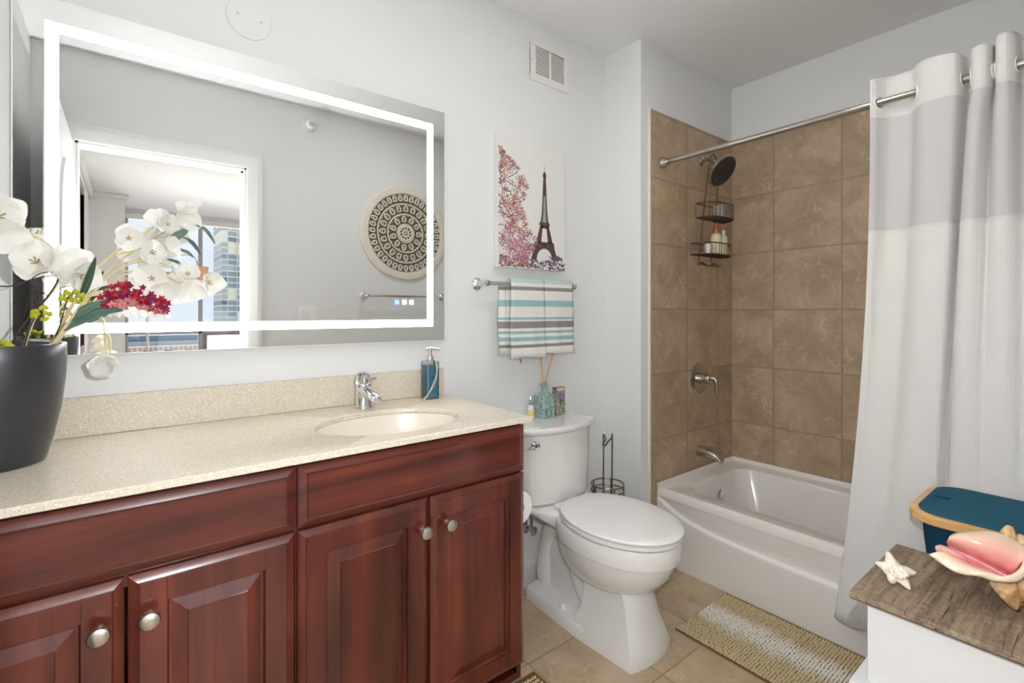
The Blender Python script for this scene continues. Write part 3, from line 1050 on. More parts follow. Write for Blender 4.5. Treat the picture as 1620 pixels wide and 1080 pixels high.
def tw_w(v):
    """half-width of the tower outline at height v"""
    pts = [(0.08, .200), (.13, .165), (.203, .135), (.28, .092), (.363, .066), (.45, .044), (.55, .034), (.65, .026), (.74, .018)]
    for (a, wa), (b, wb) in zip(pts, pts[1:]):
        if v <= b:
            return wa + (wb - wa) * (v - a) / (b - a)
    return pts[-1][1]


# upper shaft as two edge legs and lattice
NS = 26
for k in range(NS):
    v0_, v1_ = .378 + (.74 - .378) * k / NS, .378 + (.74 - .378) * (k + 1) / NS
    w0_, w1_ = tw_w(v0_), tw_w(v1_)
    for s in (-1, 1):
        poly([(TU + s * w0_, v0_), (TU + s * w1_, v1_), (TU + s * w1_ * .52, v1_), (TU + s * w0_ * .52, v0_)], 0)
    strip((TU - w0_ * .6, v0_), (TU + w1_ * .6, v1_), .0012, .0012, 0, .0001)
    strip((TU + w0_ * .6, v0_), (TU - w1_ * .6, v1_), .0012, .0012, 0, .0002)
    if k > 14:
        poly([(TU - w0_ * .55, v0_), (TU + w0_ * .55, v0_), (TU + w1_ * .55, v1_), (TU - w1_ * .55, v1_)], 0)
poly([(TU - .028, .735), (TU + .028, .735), (TU + .024, .762), (TU + .012, .778), (TU - .012, .778), (TU - .024, .762)], 0)
poly([(TU - .004, .778), (TU + .004, .778), (TU + .0015, .825), (TU - .0015, .825)], 0)
poly([(TU - .082, .352), (TU + .082, .352), (TU + .076, .378), (TU - .076, .378)], 0)
# legs between the platforms
for s in (-1, 1):
    poly([(TU + s * .128, .215), (TU + s * .068, .352), (TU + s * .026, .352), (TU + s * .052, .215)], 0)
poly([(TU - .05, .33), (TU + .05, .33), (TU + .05, .352), (TU - .05, .352)], 0)
poly([(TU - .155, .192), (TU + .155, .192), (TU + .145, .222), (TU - .145, .222)], 0)
# arch and splayed feet
NA_ = 14
for k in range(NA_):
    a0, a1 = pi * k / NA_, pi * (k + 1) / NA_
    f = lambda a: (TU + .118 * cos(a), .085 + .085 * sin(a))
    g = lambda a: (TU + (.205 - .05 * sin(a)) * cos(a), .085 + .112 * sin(a))
    poly([f(a0), f(a1), g(a1), g(a0)], 0)
for s in (-1, 1):
    poly([(TU + s * .205, .075), (TU + s * .15, .192), (TU + s * .06, .192), (TU + s * .10, .165), (TU + s * .125, .075)], 0, .0001)
# ground band of shrubs and people
for k in range(420):
    u = rnd.uniform(0.02, .99)
    v = rnd.uniform(0.006, .075) * (1.0 if u > .45 else 1.25)
    s_ = rnd.uniform(.006, .018)
    poly([(u - s_, v - s_ * .4), (u + s_, v - s_ * .3), (u + s_ * .7, v + s_ * .5), (u - s_ * .6, v + s_ * .45)], rnd.choice([5, 6, 6, 7, 0, 2, 6] if u > .45 else [5, 4, 2, 8, 5]), .0002 + k * 1e-7)
for k in range(90):
    u = .86 + rnd.gauss(0, .05)
    v = .085 + abs(rnd.gauss(0, .015))
    if u < .985:
        poly([(u - .012, v), (u, v - .008), (u + .012, v), (u, v + .009)], 5 + (k % 2), .0003 + k * 1e-6)
# branches
for pts in ([(0.0, .62), (.06, .64), (.12, .645), (.22, .62), (.30, .60)], [(0, .44), (.05, .47), (.11, .44), (.17, .40), (.3, .40)], [(0, .40), (.06, .405), (.14, .38), (.2, .34)], [(0, .31), (.06, .315), (.14, .29), (.22, .25)], [(0.0, .74), (.05, .70), (.1, .74)], [(.05, .90), (.055, .82), (.03, .7), (.06, .58), (.04, .5)], [(0, .2), (.05, .16), (.1, .19)], [(.1, .66), (.2, .7), (.28, .74)], [(.15, .38), (.28, .44)]):
    pp = spline([(p[0], p[1], 0) for p in pts], 5)
    for a, b in zip(pp, pp[1:]):
        strip((a.x, a.y), (b.x, b.y), .0016, .0016, 3, .0003)


def edge_u(v):
    pts = [(0.04, .42), (.10, .44), (.17, .52), (.24, .56), (.30, .44), (.36, .40), (.44, .36), (.5, .30), (.56, .40), (.63, .42), (.70, .36), (.76, .30), (.81, .22), (.85, .09), (.885, .05)]
    for (a, wa), (b, wb) in zip(pts, pts[1:]):
        if v <= b:
            return wa + (wb - wa) * max(0, (v - a) / (b - a))
    return .02


cents = []
while len(cents) < 120:
    v = rnd.uniform(.05, .87)
    e = edge_u(v)
    u = e * rnd.random() ** .75
    if all((u - a) ** 2 + ((v - b) * 1.45) ** 2 > .0011 for a, b in cents[-60:]):
        cents.append((u, v))
k = 0
for cu, cv_ in cents:
    nlow = cv_ < .28
    for _ in range(26 if nlow else 19):
        u, v = cu + rnd.gauss(0, .030 if nlow else .024), cv_ + rnd.gauss(0, .020 if nlow else .016)
        s_ = rnd.uniform(.008, .019)
        if not (s_ * .6 + .002 < u < edge_u(v) + .015) or not .01 < v < .93:
            continue
        a = rnd.gauss(1.1, .8)
        mi = rnd.choice([4, 4, 1, 2, 4, 6, 1] if nlow else [1, 1, 2, 2, 1, 2, 3, 8, 1])
        k += 1
        c0, s0 = cos(a) * s_ * .9, sin(a) * s_ * .69
        if u - abs(c0) < .002:
            continue
        poly([(u + c0, v + s0), (u - s0 * .6, v + c0 * .36), (u - c0, v - s0), (u + s0 * .6, v - c0 * .36)], mi, .0004 + k * 3e-8)
pr.build('printed_scene', PC, cv, angle=180)

# ------------------------------------------------------------------ towel bar and towel over the toilet
towel_bar(1.156, 1.662, YW, -1, 1.362, 'chrome towel bar holding the striped hand towel')
TW = cloth('striped_terry', rgb(236, 234, 228), 0.95)
m = TW
cz = xyz(m, pos(m))[2]
f = math_n(m, 'DIVIDE', math_n(m, 'SUBTRACT', 1.385, cz), 0.345)
W_, TQ, GR = rgb(238, 236, 231), rgb(160, 196, 196), rgb(150, 145, 141)
TQL = rgb(196, 216, 214)
st = [(0, TQL), (.045, W_), (.09, GR), (.14, W_), (.26, TQ), (.34, W_), (.475, TQ), (.505, W_), (.525, GR), (.61, W_), (.645, TQ), (.68, W_), (.72, TQ), (.77, W_), (.815, GR), (.855, W_)]
L(m, ramp(m, f, st, 'CONSTANT'), P(m).inputs['Base Color'])
nz = noise(m, pos(m), 420, 2, 0.7)
bump(m, nz.outputs[0], 0.7, 0.004)
tl = thing('striped_hand_towel', 'white hand towel with aqua and grey stripes, folded over the chrome bar', 'towel', (1.45, YW - 0.072, 1.37))
YB = YW - 0.072


def drape(x0, x1, zb_front, zb_back, lift, ph):
    """one folded layer over the bar: front hem, over the top, back hem"""
    rows = []
    n = 17
    for i in range(n):
        t = i / (n - 1)
        x = x0 + (x1 - x0) * t
        row = []
        for j in range(15):
            z = zb_front + (1.372 - zb_front) * j / 14
            k = 1 - j / 14
            wav = (0.004 * sin(t * 7 + ph) + 0.002 * sin(t * 17 + ph * 2)) * k
            row.append((x + (t - .5) * 0.012 * k + 0.004 * sin(j * .7 + ph) * k * (1 if t in (0, 1) else .3), YB - lift + wav - 0.006 * k, z + 0.006 * sin(t * 3 + ph) * k))
        for a in range(1, 8):
            an = pi * a / 8
            row.append((x, YB - lift * cos(an), 1.372 + lift * sin(an)))
        for j in range(11):
            z = 1.372 - (1.372 - zb_back) * j / 10
            row.append((x - 0.004, YB + lift - 0.003 * sin(t * 6 + ph) * j / 10, z))
        rows.append(row)
    return rows


# two front halves with a seam between them
MB().grid(drape(1.275, 1.462, 1.042, 1.10, 0.0150, 0.4)).build('front_fold', TW, tl, solid=0.006)
MB().grid(drape(1.465, 1.640, 1.056, 1.10, 0.0142, 2.1)).build('front_fold', TW, tl, solid=0.006)
q = MB()
rows = []
for i in range(10):
    t = i / 9
    rows.append([(1.236 + 0.36 * t + 0.003 * sin(j), YB + 0.022 + 0.003 * sin(t * 9 + j * .5), 1.352 - (1.352 - 1.062) * j / 9) for j in range(10)])
q.grid(rows)
q.build('back_fold', TW, tl, solid=0.006)
MB().tube(spline([(1.315, YB - 0.024, 1.045), (1.318, YB - 0.026, 1.035), (1.322, YB - 0.023, 1.028)], 3), 0.0022, 6).build('care_tag', BLACKR, tl)

# ------------------------------------------------------------------ toilet
TX = 1.475
to = thing('toilet', 'white two-piece toilet with closed lid and exposed trapway', 'toilet', (TX, 1.35, 0))


def oval(yf, yb, hw, z, n=48, e=2.0, back=3.2, taper=0.8):
    """elongated outline: round front, squarer narrower back"""
    yc = yf + (yb - yf) * 0.52
    out = []
    for k in range(n):
        a = 2 * pi * k / n
        c_, s_ = cos(a), sin(a)
        if s_ <= 0:
            x = hw * (abs(c_) ** (2 / e)) * (1 if c_ >= 0 else -1)
            y = yc - (yc - yf) * (abs(s_) ** (2 / e))
        else:
            x = hw * (abs(c_) ** (2 / back)) * (1 if c_ >= 0 else -1)
            t = abs(s_) ** (2 / back)
            y = yc + (yb - yc) * t
            x *= 1 - (1 - taper) * t ** 1.5
        out.append((TX + x, y, z))
    return out


q = MB()
q.loft([oval(1.16, 1.40, .075, .20), oval(1.09, 1.42, .115, .225), oval(1.035, 1.44, .148, .262), oval(1.000, 1.45, .168, .305), oval(.984, 1.455, .178, .345), oval(.978, 1.458, .1805, .360),
        oval(.966, 1.462, .1875, .366), oval(.962, 1.465, .189, .385), oval(.962, 1.465, .189, .422), oval(.966, 1.462, .186, .430), oval(.975, 1.455, .178, .432)])
bowl = q.build('bowl', PORC, to)
# rear deck that carries the tank
q = MB()
dk = []
for y, hw, z0_ in ((1.36, .10, .37), (1.42, .135, .375), (1.465, .150, .39), (1.495, .164, .40), (1.52, .168, .40), (1.66, .168, .40)):
    dk.append([(TX - hw, y, .433), (TX - hw - .004, y, .427), (TX - hw - .002, y, z0_ + .012), (TX - hw + .02, y, z0_), (TX + hw - .02, y, z0_), (TX + hw + .002, y, z0_ + .012), (TX + hw + .004, y, .427), (TX + hw, y, .433)])
q.loft(dk)
q.build('deck', PORC, to, angle=60)
# front pedestal flaring to the foot
q = MB()


def ped(yf, yb, wf, wb, z, bow):
    """flat-sided pedestal section with a bowed front and crisp front corners"""
    out = [(TX - wb, yb, z), (TX - wb * .99, yb - .02, z)]
    for k in range(1, 6):
        t = k / 6
        out.append((TX - (wb + (wf - wb) * t), yb + (yf + bow - yb) * t, z))
    for k in range(13):
        t = k / 12
        out.append((TX - wf + 2 * wf * t, yf + bow * (2 * t - 1) ** 2, z))
    for k in range(5, 0, -1):
        t = k / 6
        out.append((TX + (wb + (wf - wb) * t), yb + (yf + bow - yb) * t, z))
    out += [(TX + wb * .99, yb - .02, z), (TX + wb, yb, z)]
    return out


q.loft([ped(1.040, 1.325, .116, .128, 0.0, .020), ped(1.040, 1.325, .116, .127, .030, .020), ped(1.052, 1.322, .107, .116, .07, .022), ped(1.066, 1.305, .094, .100, .12, .024), ped(1.082, 1.298, .086, .094, .19, .026), ped(1.098, 1.29, .084, .090, .245, .028), ped(1.11, 1.285, .084, .088, .285, .03)])
q.build('pedestal', PORC, to, angle=28)
# floor flange running to the wall
q = MB()
q.loft([[(TX - hw_, y, 0), (TX - hw_, y, .044), (TX - hw_ + .008, y, .054), (TX - .05, y, .062), (TX + .05, y, .062), (TX + hw_ - .008, y, .054), (TX + hw_, y, .044), (TX + hw_, y, 0)] for y, hw_ in ((1.27, .122), (1.30, .128), (1.40, .124), (1.60, .110), (1.622, .108))])
q.build('base_plate', PORC, to, angle=50)
# trapway loop
q = MB()
tp = spline([(TX, 1.24, .21), (TX, 1.29, .10), (TX, 1.345, .085), (TX, 1.385, .16), (TX, 1.43, .265), (TX, 1.49, .325), (TX, 1.555, .305), (TX, 1.59, .22), (TX, 1.598, .12), (TX, 1.598, .045)], 5)
q.tube(tp, [0.050 + 0.005 * sin(i * .5) for i in range(len(tp))], 20)
q.box(TX - .03, TX + .03, 1.29, 1.60, .05, .27)
q.box(TX - .05, TX + .05, 1.40, 1.62, .33, .41)
q.build('trapway', PORC, to, 0.008, angle=50)
for s in (-1, 1):
    MB().lathe([(.014, 0), (.013, .018), (.010, .023), (.003, .024)], (TX + s * .098, 1.408, .053), seg=18).build('bolt_cap', PLAS, to)
SEATM = mat('seat_plastic', rgb(236, 235, 232), 0.14)
q = MB()
q.loft([oval(.970, 1.430, .182, .4375), oval(.958, 1.437, .191, .4395), oval(.957, 1.437, .192, .449), oval(.962, 1.435, .1885, .4515)])
q.build('seat', SEATM, to)
q = MB()
q.loft([oval(.966, 1.435, .182, .4570, taper=.76), oval(.954, 1.442, .1928, .4592, taper=.76), oval(.953, 1.442, .1935, .464, taper=.76), oval(.958, 1.44, .190, .4685, taper=.76), oval(.985, 1.42, .168, .4715, taper=.76), oval(1.06, 1.36, .10, .474, taper=.76)])
q.build('lid', SEATM, to)
for s in (-1, 1):
    q = MB().box(TX + s * .075 - .022, TX + s * .075 + .022, 1.43, 1.462, .437, .459)
    q.build('hinge', SEATM, to, 0.006)


def tank_ring(hw, yf, yb, bow, z, n=15):
    out = [(TX + hw - .012, yb, z), (TX - hw + .012, yb, z), (TX - hw, yb - .012, z)]
    for k in range(n):
        t = k / (n - 1)
        a = 2 * t - 1
        rr2 = .016 * (max(0, abs(a) - .93) / .07) ** 2
        out.append((TX + hw * a, yf + bow * a * a + rr2, z))
    out.append((TX + hw, yb - .012, z))
    return out


q = MB()
q.loft([tank_ring(.185, 1.488, 1.672, .052, .440), tank_ring(.190, 1.480, 1.675, .052, .446), tank_ring(.196, 1.474, 1.678, .054, .60), tank_ring(.199, 1.470, 1.68, .056, .728), tank_ring(.203, 1.466, 1.682, .056, .735)])
tank = q.build('tank', PORC, to, angle=50)
q = MB()
q.loft([tank_ring(.205, 1.462, 1.684, .057, .7352), tank_ring(.214, 1.450, 1.686, .06, .744), tank_ring(.217, 1.446, 1.687, .06, .752), tank_ring(.217, 1.446, 1.687, .06, .761), tank_ring(.213, 1.450, 1.685, .06, .7675), tank_ring(.16, 1.49, 1.66, .05, .769)])
q.build('tank_lid', PORC, to, angle=50)
q = MB().lathe([(.019, 0), (.019, .006), (.015, .010), (.013, .02), (.004, .022)], (1.312, 1.508, .697), (0, -1, 0), 22)
q.tube([(1.312, 1.495, .697), (1.275, 1.492, .694), (1.245, 1.497, .692)], [.006, .0055, .0045], 10)
q.build('flush_lever', CHROME, tank)

# shutoff valve by the toilet
sv = thing('shutoff_valve', 'small chrome water shutoff valve low on the wall behind the toilet', 'valve', (1.425, YW, 0.27))
MB().lathe([(.032, 0), (.030, .006), (.014, .012)], (1.425, YW, 0.27), (0, -1, 0), 24).build('escutcheon', CHROME, sv)
q = MB().tube([(1.425, YW - .01, .27), (1.425, YW - .05, .27)], .008, 12)
q.lathe([(.016, .05), (.018, .054), (.018, .062), (.004, .066)], (1.425, YW, 0.27), (0, -1, 0), 14)
q.tube(spline([(1.425, YW - .045, .27), (1.425, YW - .045, .33), (1.43, YW - .05, .40), (1.44, YW - .06, .445)], 4), .005, 8)
q.build('stem', CHROME, sv)

# toilet paper on the side of the vanity
tpx, tpy, tpz = 1.045, 1.33, 0.59
ho = thing('toilet_paper_holder', 'chrome toilet paper holder mounted on the vanity side', 'paper holder', (0.972, tpy, tpz))
q = MB().lathe([(.02, 0), (.02, .006), (.009, .010), (.009, .066), (.012, .073), (.003, .08)], (0.9725, tpy + .075, tpz), (1, 0, 0), 16)
q.build('post', CHROME, ho)
MB().tube([(tpx, tpy + .08, tpz), (tpx, tpy - .062, tpz)], .008, 12).build('arm', CHROME, ho)
ro = thing('toilet_paper_roll', 'white toilet paper roll on the chrome holder beside the vanity', 'toilet paper', (tpx, tpy, tpz - .035))
q = MB()
zc_ = tpz - 0.012
q.lathe([(.020, -.052), (.056, -.052), (.057, -.05), (.057, .05), (.056, .052), (.020, .052), (.020, -.052)], (tpx, tpy, zc_), (0, 1, 0), 36, cap0=False, cap1=False)
q.build('paper', mat('tissue', rgb(240, 239, 236), 0.95), ro)
MB().lathe([(.0195, -.053), (.0205, -.053), (.0205, .053), (.0195, .053), (.0195, -.053)], (tpx, tpy, zc_), (0, 1, 0), 28, cap0=False, cap1=False).build('cardboard_core', mat('cardboard', rgb(156, 128, 98), 0.9), ro)

# wire stand in the corner
wsx, wsy = 1.855, 1.585
wsd = thing('paper_roll_stand', 'satin wire toilet paper stand in the corner behind the toilet', 'paper stand', (wsx, wsy, 0))
RR = 0.078
q = MB()
q.ring((wsx, wsy, 0.004), (0, 0, 1), RR, .004, 36)
for k in range(3):
    q.tube([(wsx + RR * cos(k * 2.1), wsy + RR * sin(k * 2.1), .004), (wsx, wsy, .004)], .003, 6)
q.build('base_ring', WIREN, wsd)
q = MB()
q.ring((wsx, wsy, 0.402), (0, 0, 1), RR, .0035, 40)
q.ring((wsx, wsy, 0.372), (0, 0, 1), RR, .0035, 40)
q.build('top_ring', WIREN, wsd)
for k in range(5):
    a = 0.5 + k * 2 * pi / 5
    MB().tube([(wsx + RR * cos(a), wsy + RR * sin(a), .004), (wsx + RR * cos(a), wsy + RR * sin(a), .402)], .003, 8).build('upright', WIREN, wsd)
q = MB()
hx = [(wsx, wsy + .026), (wsx, wsy - .026)]
q.tube(spline([(hx[0][0], hx[0][1], .004), (hx[0][0], hx[0][1], .3), (hx[0][0], hx[0][1], .60), (hx[0][0], hx[0][1] + .002, .632), (wsx, wsy + .022, .637), (wsx + .002, wsy + .014, .616), (wsx, wsy + .024, .596), (wsx, wsy + .03, .592)], 5), .0035, 8)
q.tube(spline([(wsx, wsy + .032, .590), (wsx - .002, wsy + .010, .588), (wsx, wsy - .004, .612), (wsx, wsy - .018, .622), (wsx, wsy - .027, .637), (wsx, wsy - .029, .625), (wsx, wsy - .026, .3), (wsx, wsy - .026, .004)], 5), .0035, 8)
q.build('handle_loop', WIREN, wsd)

# ------------------------------------------------------------------ things on the tank lid
TZ = 0.7692
pf = thing('perfume_bottle', 'small clear bottle with yellow label and silver cap on the tank', 'bottle', (1.418, 1.655, TZ))
q = MB().lathe([(.0145, 0), (.0155, .002), (.0155, .05), (.012, .058), (.006, .061)], (1.418, 1.655, TZ), seg=20)
q.build('bottle', mat('milky_glass', rgb(228, 230, 226), 0.1), pf)
MB().lathe([(.0158, .012), (.0158, .038)], (1.418, 1.655, TZ), seg=20, cap0=False, cap1=False).build('paper_label', mat('yellow_paper', rgb(222, 210, 130), 0.7), pf)
MB().lathe([(.0085, .0612), (.0085, .098), (.0075, .1), (.002, .1)], (1.418, 1.655, TZ), seg=18).build('cap', CHROME, pf)

rdx, rdy = 1.488, 1.642
RD = thing('reed_diffuser_bottle', 'square mottled blue-green glass reed diffuser bottle on the toilet tank', 'bottle', (rdx, rdy, TZ))
GT = mat('mottled_teal_glass', rgb(140, 166, 160), 0.12, Coat_Weight=0.4)
m = GT
n_ = noise(m, pos(m), 70, 5, 0.75, 0.5)
L(m, ramp(m, n_.outputs[0], [(0.38, rgb(96, 118, 116)), (0.5, rgb(140, 164, 158)), (0.62, rgb(178, 196, 188))]), P(m).inputs['Base Color'])
bump(m, n_.outputs[0], 0.25, 0.003)
q = MB()
ha = 0.036
rg = [rrect(rdx - ha, rdx + ha, rdy - ha, rdy + ha, .009, TZ + z) for z in (0, .004, .09)]
rg.append(rrect(rdx - ha * .93, rdx + ha * .93, rdy - ha * .93, rdy + ha * .93, .012, TZ + .102))
rg.append(rrect(rdx - .018, rdx + .018, rdy - .018, rdy + .018, .0175, TZ + .112))
rg.append(rrect(rdx - .0145, rdx + .0145, rdy - .0145, rdy + .0145, .0142, TZ + .118))
rg.append(rrect(rdx - .0145, rdx + .0145, rdy - .0145, rdy + .0145, .0142, TZ + .143))
rg.append(rrect(rdx - .018, rdx + .018, rdy - .018, rdy + .018, .0175, TZ + .146))
rg.append(rrect(rdx - .018, rdx + .018, rdy - .018, rdy + .018, .0175, TZ + .151))
rg.append(rrect(rdx - .012, rdx + .012, rdy - .012, rdy + .012, .0118, TZ + .1512))
rg.append(rrect(rdx - .012, rdx + .012, rdy - .012, rdy + .012, .0118, TZ + .12))
q.loft(rg)
q.build('bottle', GT, RD, angle=55)
REED = mat('rattan_reed', rgb(212, 168, 120), 0.8)
for nm, tipx, tipy, tipz, offx in (('left', rdx - .022, rdy + .006, TZ + .328, -.006), ('right', rdx + .062, rdy - .012, TZ + .322, .006)):
    q = MB()
    q.tube([(rdx + offx * .4 - (tipx - rdx) * .08, rdy, TZ + .122), (tipx, tipy, tipz)], .0032, 8)
    if nm == 'right':
        q.tube([(rdx + offx * .4 - .002, rdy + .004, TZ + .122), (tipx - .006, tipy + .003, tipz - .004)], .0030, 8)
    tag(q.build('diffuser_reed', REED, loc=(rdx, rdy, TZ + .122)), 'wooden reed leaning %s in the teal diffuser bottle' % nm, 'reed', 'diffuser reeds')

bxx, bxy = 1.572, 1.635
BXM = mat('lavender_paper', rgb(120, 124, 96), 0.6)
m = BXM
n_ = noise(m, pos(m), 55, 4, 0.7, 1.0)
L(m, ramp(m, n_.outputs[0], [(0.36, rgb(58, 66, 50)), (0.46, rgb(116, 128, 96)), (0.54, rgb(188, 178, 164)), (0.62, rgb(92, 72, 88)), (0.7, rgb(196, 190, 150))]), P(m).inputs['Base Color'])
sb = thing('lavender_soap_box', 'small upright box printed with a purple lavender bunch on the tank', 'box', (bxx, bxy, TZ))
MB().box(bxx - .030, bxx + .030, bxy - .012, bxy + .012, TZ, TZ + .128).build('carton', BXM, sb, 0.0015)
q = MB()
for k in range(46):
    a, r_ = rnd.uniform(0, 6.28), rnd.random() ** .7 * .017
    x, z = bxx + r_ * cos(a) * 1.2, TZ + .084 + r_ * sin(a)
    s_ = rnd.uniform(.0025, .005)
    y = bxy - .0124 - k * 1e-6
    q.add([(x - s_, y, z), (x, y, z - s_), (x + s_, y, z), (x, y, z + s_)], [(0, 1, 2, 3)], k % 2)
for k in range(9):
    x = bxx + rnd.uniform(-.008, .008)
    q.add([(bxx - .001 + k * .0003, bxy - .01232, TZ + .075), (bxx + .001 + k * .0003, bxy - .01232, TZ + .075), (x * 1.0 + .0012 + (k - 4) * .002, bxy - .01232, TZ + .03), (x - .0012 + (k - 4) * .002, bxy - .01232, TZ + .03)], [(0, 1, 2, 3)], 2)
q.build('printed_flowers', [mat('print_purple', rgb(112, 84, 150), 0.6), mat('print_lilac', rgb(140, 112, 172), 0.6), mat('print_stem', rgb(150, 166, 110), 0.6)], sb, angle=180)
MB().box(bxx - .022, bxx + .022, bxy - .0125, bxy - .0121, TZ + .112, TZ + .124).build('blank_band', mat('cream_band', rgb(214, 200, 170), 0.6), sb)

# ------------------------------------------------------------------ bathtub
TX0, TX1, TY0, TY1 = 2.083, XR - 0.002, YO + 0.002, YF - 0.002
RZ = 0.368
tb = thing('bathtub', 'white alcove bathtub with a curved apron front', 'bathtub', ((TX0 + TX1) / 2, 0.75, 0))
q = MB()


def rr4(x0, x1, y0, y1, r, z):
    return rrect(x0, x1, y0, y1, r, z, 8)


ix0, ix1, iy0, iy1 = 2.178, 2.745, 0.14, 1.365
rings = [rr4(TX0, TX1, TY0, TY1, .004, .33), rr4(TX0, TX1, TY0, TY1, .004, .352), rr4(TX0 + .004, TX1, TY0, TY1, .004, .362), rr4(TX0 + .014, TX1, TY0, TY1, .006, RZ),
         rr4(ix0 - .010, ix1 + .01, iy0 - .01, iy1 + .01, .10, RZ), rr4(ix0, ix1, iy0, iy1, .095, RZ - .006), rr4(ix0 + .008, ix1 - .008, iy0 + .015, iy1 - .006, .095, RZ - .03),
         rr4(ix0 + .03, ix1 - .03, iy0 + .12, iy1 - .03, .13, .20), rr4(ix0 + .06, ix1 - .06, iy0 + .22, iy1 - .06, .12, .10), rr4(ix0 + .11, ix1 - .11, iy0 + .28, iy1 - .12, .10, .075)]
q.loft(rings, False, True)
shell = q.build('basin', ACRY, tb, angle=30)
# raised tiling lip on the two walled sides
q = MB()
lw = .016
cs = [(0, 0), (0, .020), (.004, .0255), (.012, .0255), (.016, .020), (.016, 0)]
path_ = [lambda o_, z: (TX0 + .003, TY1 - o_, RZ - .002 + z), lambda o_, z: (TX1 - o_, TY1 - o_, RZ - .002 + z), lambda o_, z: (TX1 - o_, TY0, RZ - .002 + z)]
q.loft([[f_(o_, z) for o_, z in cs] for f_ in path_])
q.build('wall_lip', ACRY, tb)
# apron with an arched ridge
q = MB()
rows = []
NYA = 60
for i in range(NYA + 1):
    y = TY0 + (TY1 - TY0) * i / NYA
    d = min(TY1 - y, y - TY0)
    zr = .208 + .105 * math.exp(-d / .14) + .01 * math.exp(-d / .6)
    row = []
    for t in (0, .3, .6, .85):
        row.append((TX0 + .004 + .006 * (1 - t), y, (zr - .02) * t))
    for dz_, dx_ in ((-.016, .0035), (-.006, .0035), (-.001, .005), (.004, .011), (.007, .0155), (.012, .017)):
        row.append((TX0 + dx_, y, zr + dz_))
    for t in (.3, .6, .85):
        row.append((TX0 + .015 - .013 * t, y, zr + .012 + (.335 - zr - .012) * t))
    row.append((TX0 + .001, y, .333))
    row.append((TX0, y, .338))
    rows.append(row)
q.grid(rows)
q.box(TX0 + .0, TX0 + .03, TY0, TY0 + .002, 0, .335).box(TX0, TX0 + .06, TY1 - .002, TY1, 0, .335)
q.build('apron', ACRY, tb, angle=60)
q = MB().lathe([(.036, 0), (.036, .006), (.030, .011), (.012, .012), (.003, .012)], (2.46, iy1 - .027, .275), (0, -1, -.18), 30)
q.tube([(2.45, iy1 - .036, .262), (2.47, iy1 - .038, .262)], .005, 8)
q.build('overflow_plate', CHROME, tb)

# tub spout, valve, shower arm
FX = 2.472
ts = thing('tub_spout', 'curved steel tub spout low on the tiled wall', 'tub spout', (FX, YF, .484))
q = MB()


def sprof(y, zc, w_, h_):
    return [(FX + w_ * cos(2 * pi * k / 22), y, zc + h_ * sin(2 * pi * k / 22)) for k in range(22)]


q.loft([sprof(YF, .482, .030, .030), sprof(YF - .01, .482, .030, .030), sprof(YF - .04, .485, .028, .026), sprof(YF - .08, .480, .026, .022), sprof(YF - .115, .466, .024, .018), sprof(YF - .135, .452, .021, .012), sprof(YF - .138, .448, .014, .006)])
q.build('spout', STEEL, ts)
MB().lathe([(.005, 0), (.005, .014), (.009, .016), (.009, .022), (.003, .024)], (FX, YF - .072, .497), seg=14).build('diverter_knob', STEEL, ts)

sv2 = thing('shower_valve', 'round steel shower valve plate with a single lever', 'shower valve', (FX, YF, .88))
MB().lathe([(.086, 0), (.086, .004), (.080, .010), (.062, .014), (.050, .012), (.03, .014)], (FX, YF, .88), (0, -1, 0), 48).build('plate', STEEL, sv2)
MB().lathe([(.030, .012), (.030, .03), (.026, .034), (.026, .06), (.022, .068), (.004, .07)], (FX, YF, .88), (0, -1, 0), 28).build('hub', STEEL, sv2)
q = MB()
lv = spline([(FX, YF - .055, .888), (FX + .004, YF - .085, .885), (FX + .006, YF - .098, .868), (FX + .008, YF - .10, .83), (FX + .010, YF - .102, .80)], 4)
q.tube(lv, [.014 - .006 * i / (len(lv) - 1) for i in range(len(lv))], 14)
q.build('lever', STEEL, sv2)

sh_ = thing('rain_shower', 'round rain shower head with a dark nozzle face on a curved arm', 'shower head', (2.50, YF, 2.075))
q = MB().lathe([(.030, 0), (.029, .006), (.020, .014), (.012, .016)], (2.50, YF, 2.075), (0, -1, 0), 28)
q.tube(spline([(2.50, YF - .005, 2.075), (2.50, YF - .04, 2.080), (2.497, YF - .068, 2.062), (2.494, YF - .088, 2.036)], 5), .0105, 14)
q.build('arm', STEEL, sh_)
MB().ball((2.492, YF - .095, 2.026), .017, 14).build('swivel_joint', STEEL, sh_)
hc_ = Vector((2.490, YF - .122, 1.996))
ax_ = Vector((-.05, -.80, -.60)).normalized()
hd = MB().lathe([(.018, -.030), (.028, -.022), (.056, -.012), (.084, -.004), (.089, .003), (.088, .009), (.082, .011)], hc_, ax_, 44).build('head', STEEL, sh_)
q = MB().lathe([(.081, .0105), (.081, .0125), (.004, .013)], hc_, ax_, 40)
a_ = Vector((1, 0, 0))
a_ = (a_ - ax_ * a_.dot(ax_)).normalized()
bb_ = ax_.cross(a_)
for r_, n_ in ((.012, 5), (.027, 10), (.041, 15), (.055, 20), (.069, 26)):
    for k in range(n_):
        t = 2 * pi * k / n_ + r_ * 40
        q.lathe([(.0034, .0125), (.0026, .0165)], hc_ + a_ * (r_ * cos(t)) + bb_ * (r_ * sin(t)), ax_, 6)
q.build('nozzle_face', mat('nozzle_dark', rgb(50, 47, 44), 0.4), hd)

# hanging shower caddy, its foot resting against the tiles
cdx = 2.512
cd = thing('shower_caddy', 'two-tier dark wire shower caddy hanging from the shower arm', 'shower caddy', (cdx, YF, 1.53))


def wy(z):
    """distance of the leaning back wires from the wall"""
    return YF - .012 - .055 * (z - 1.50) / .56


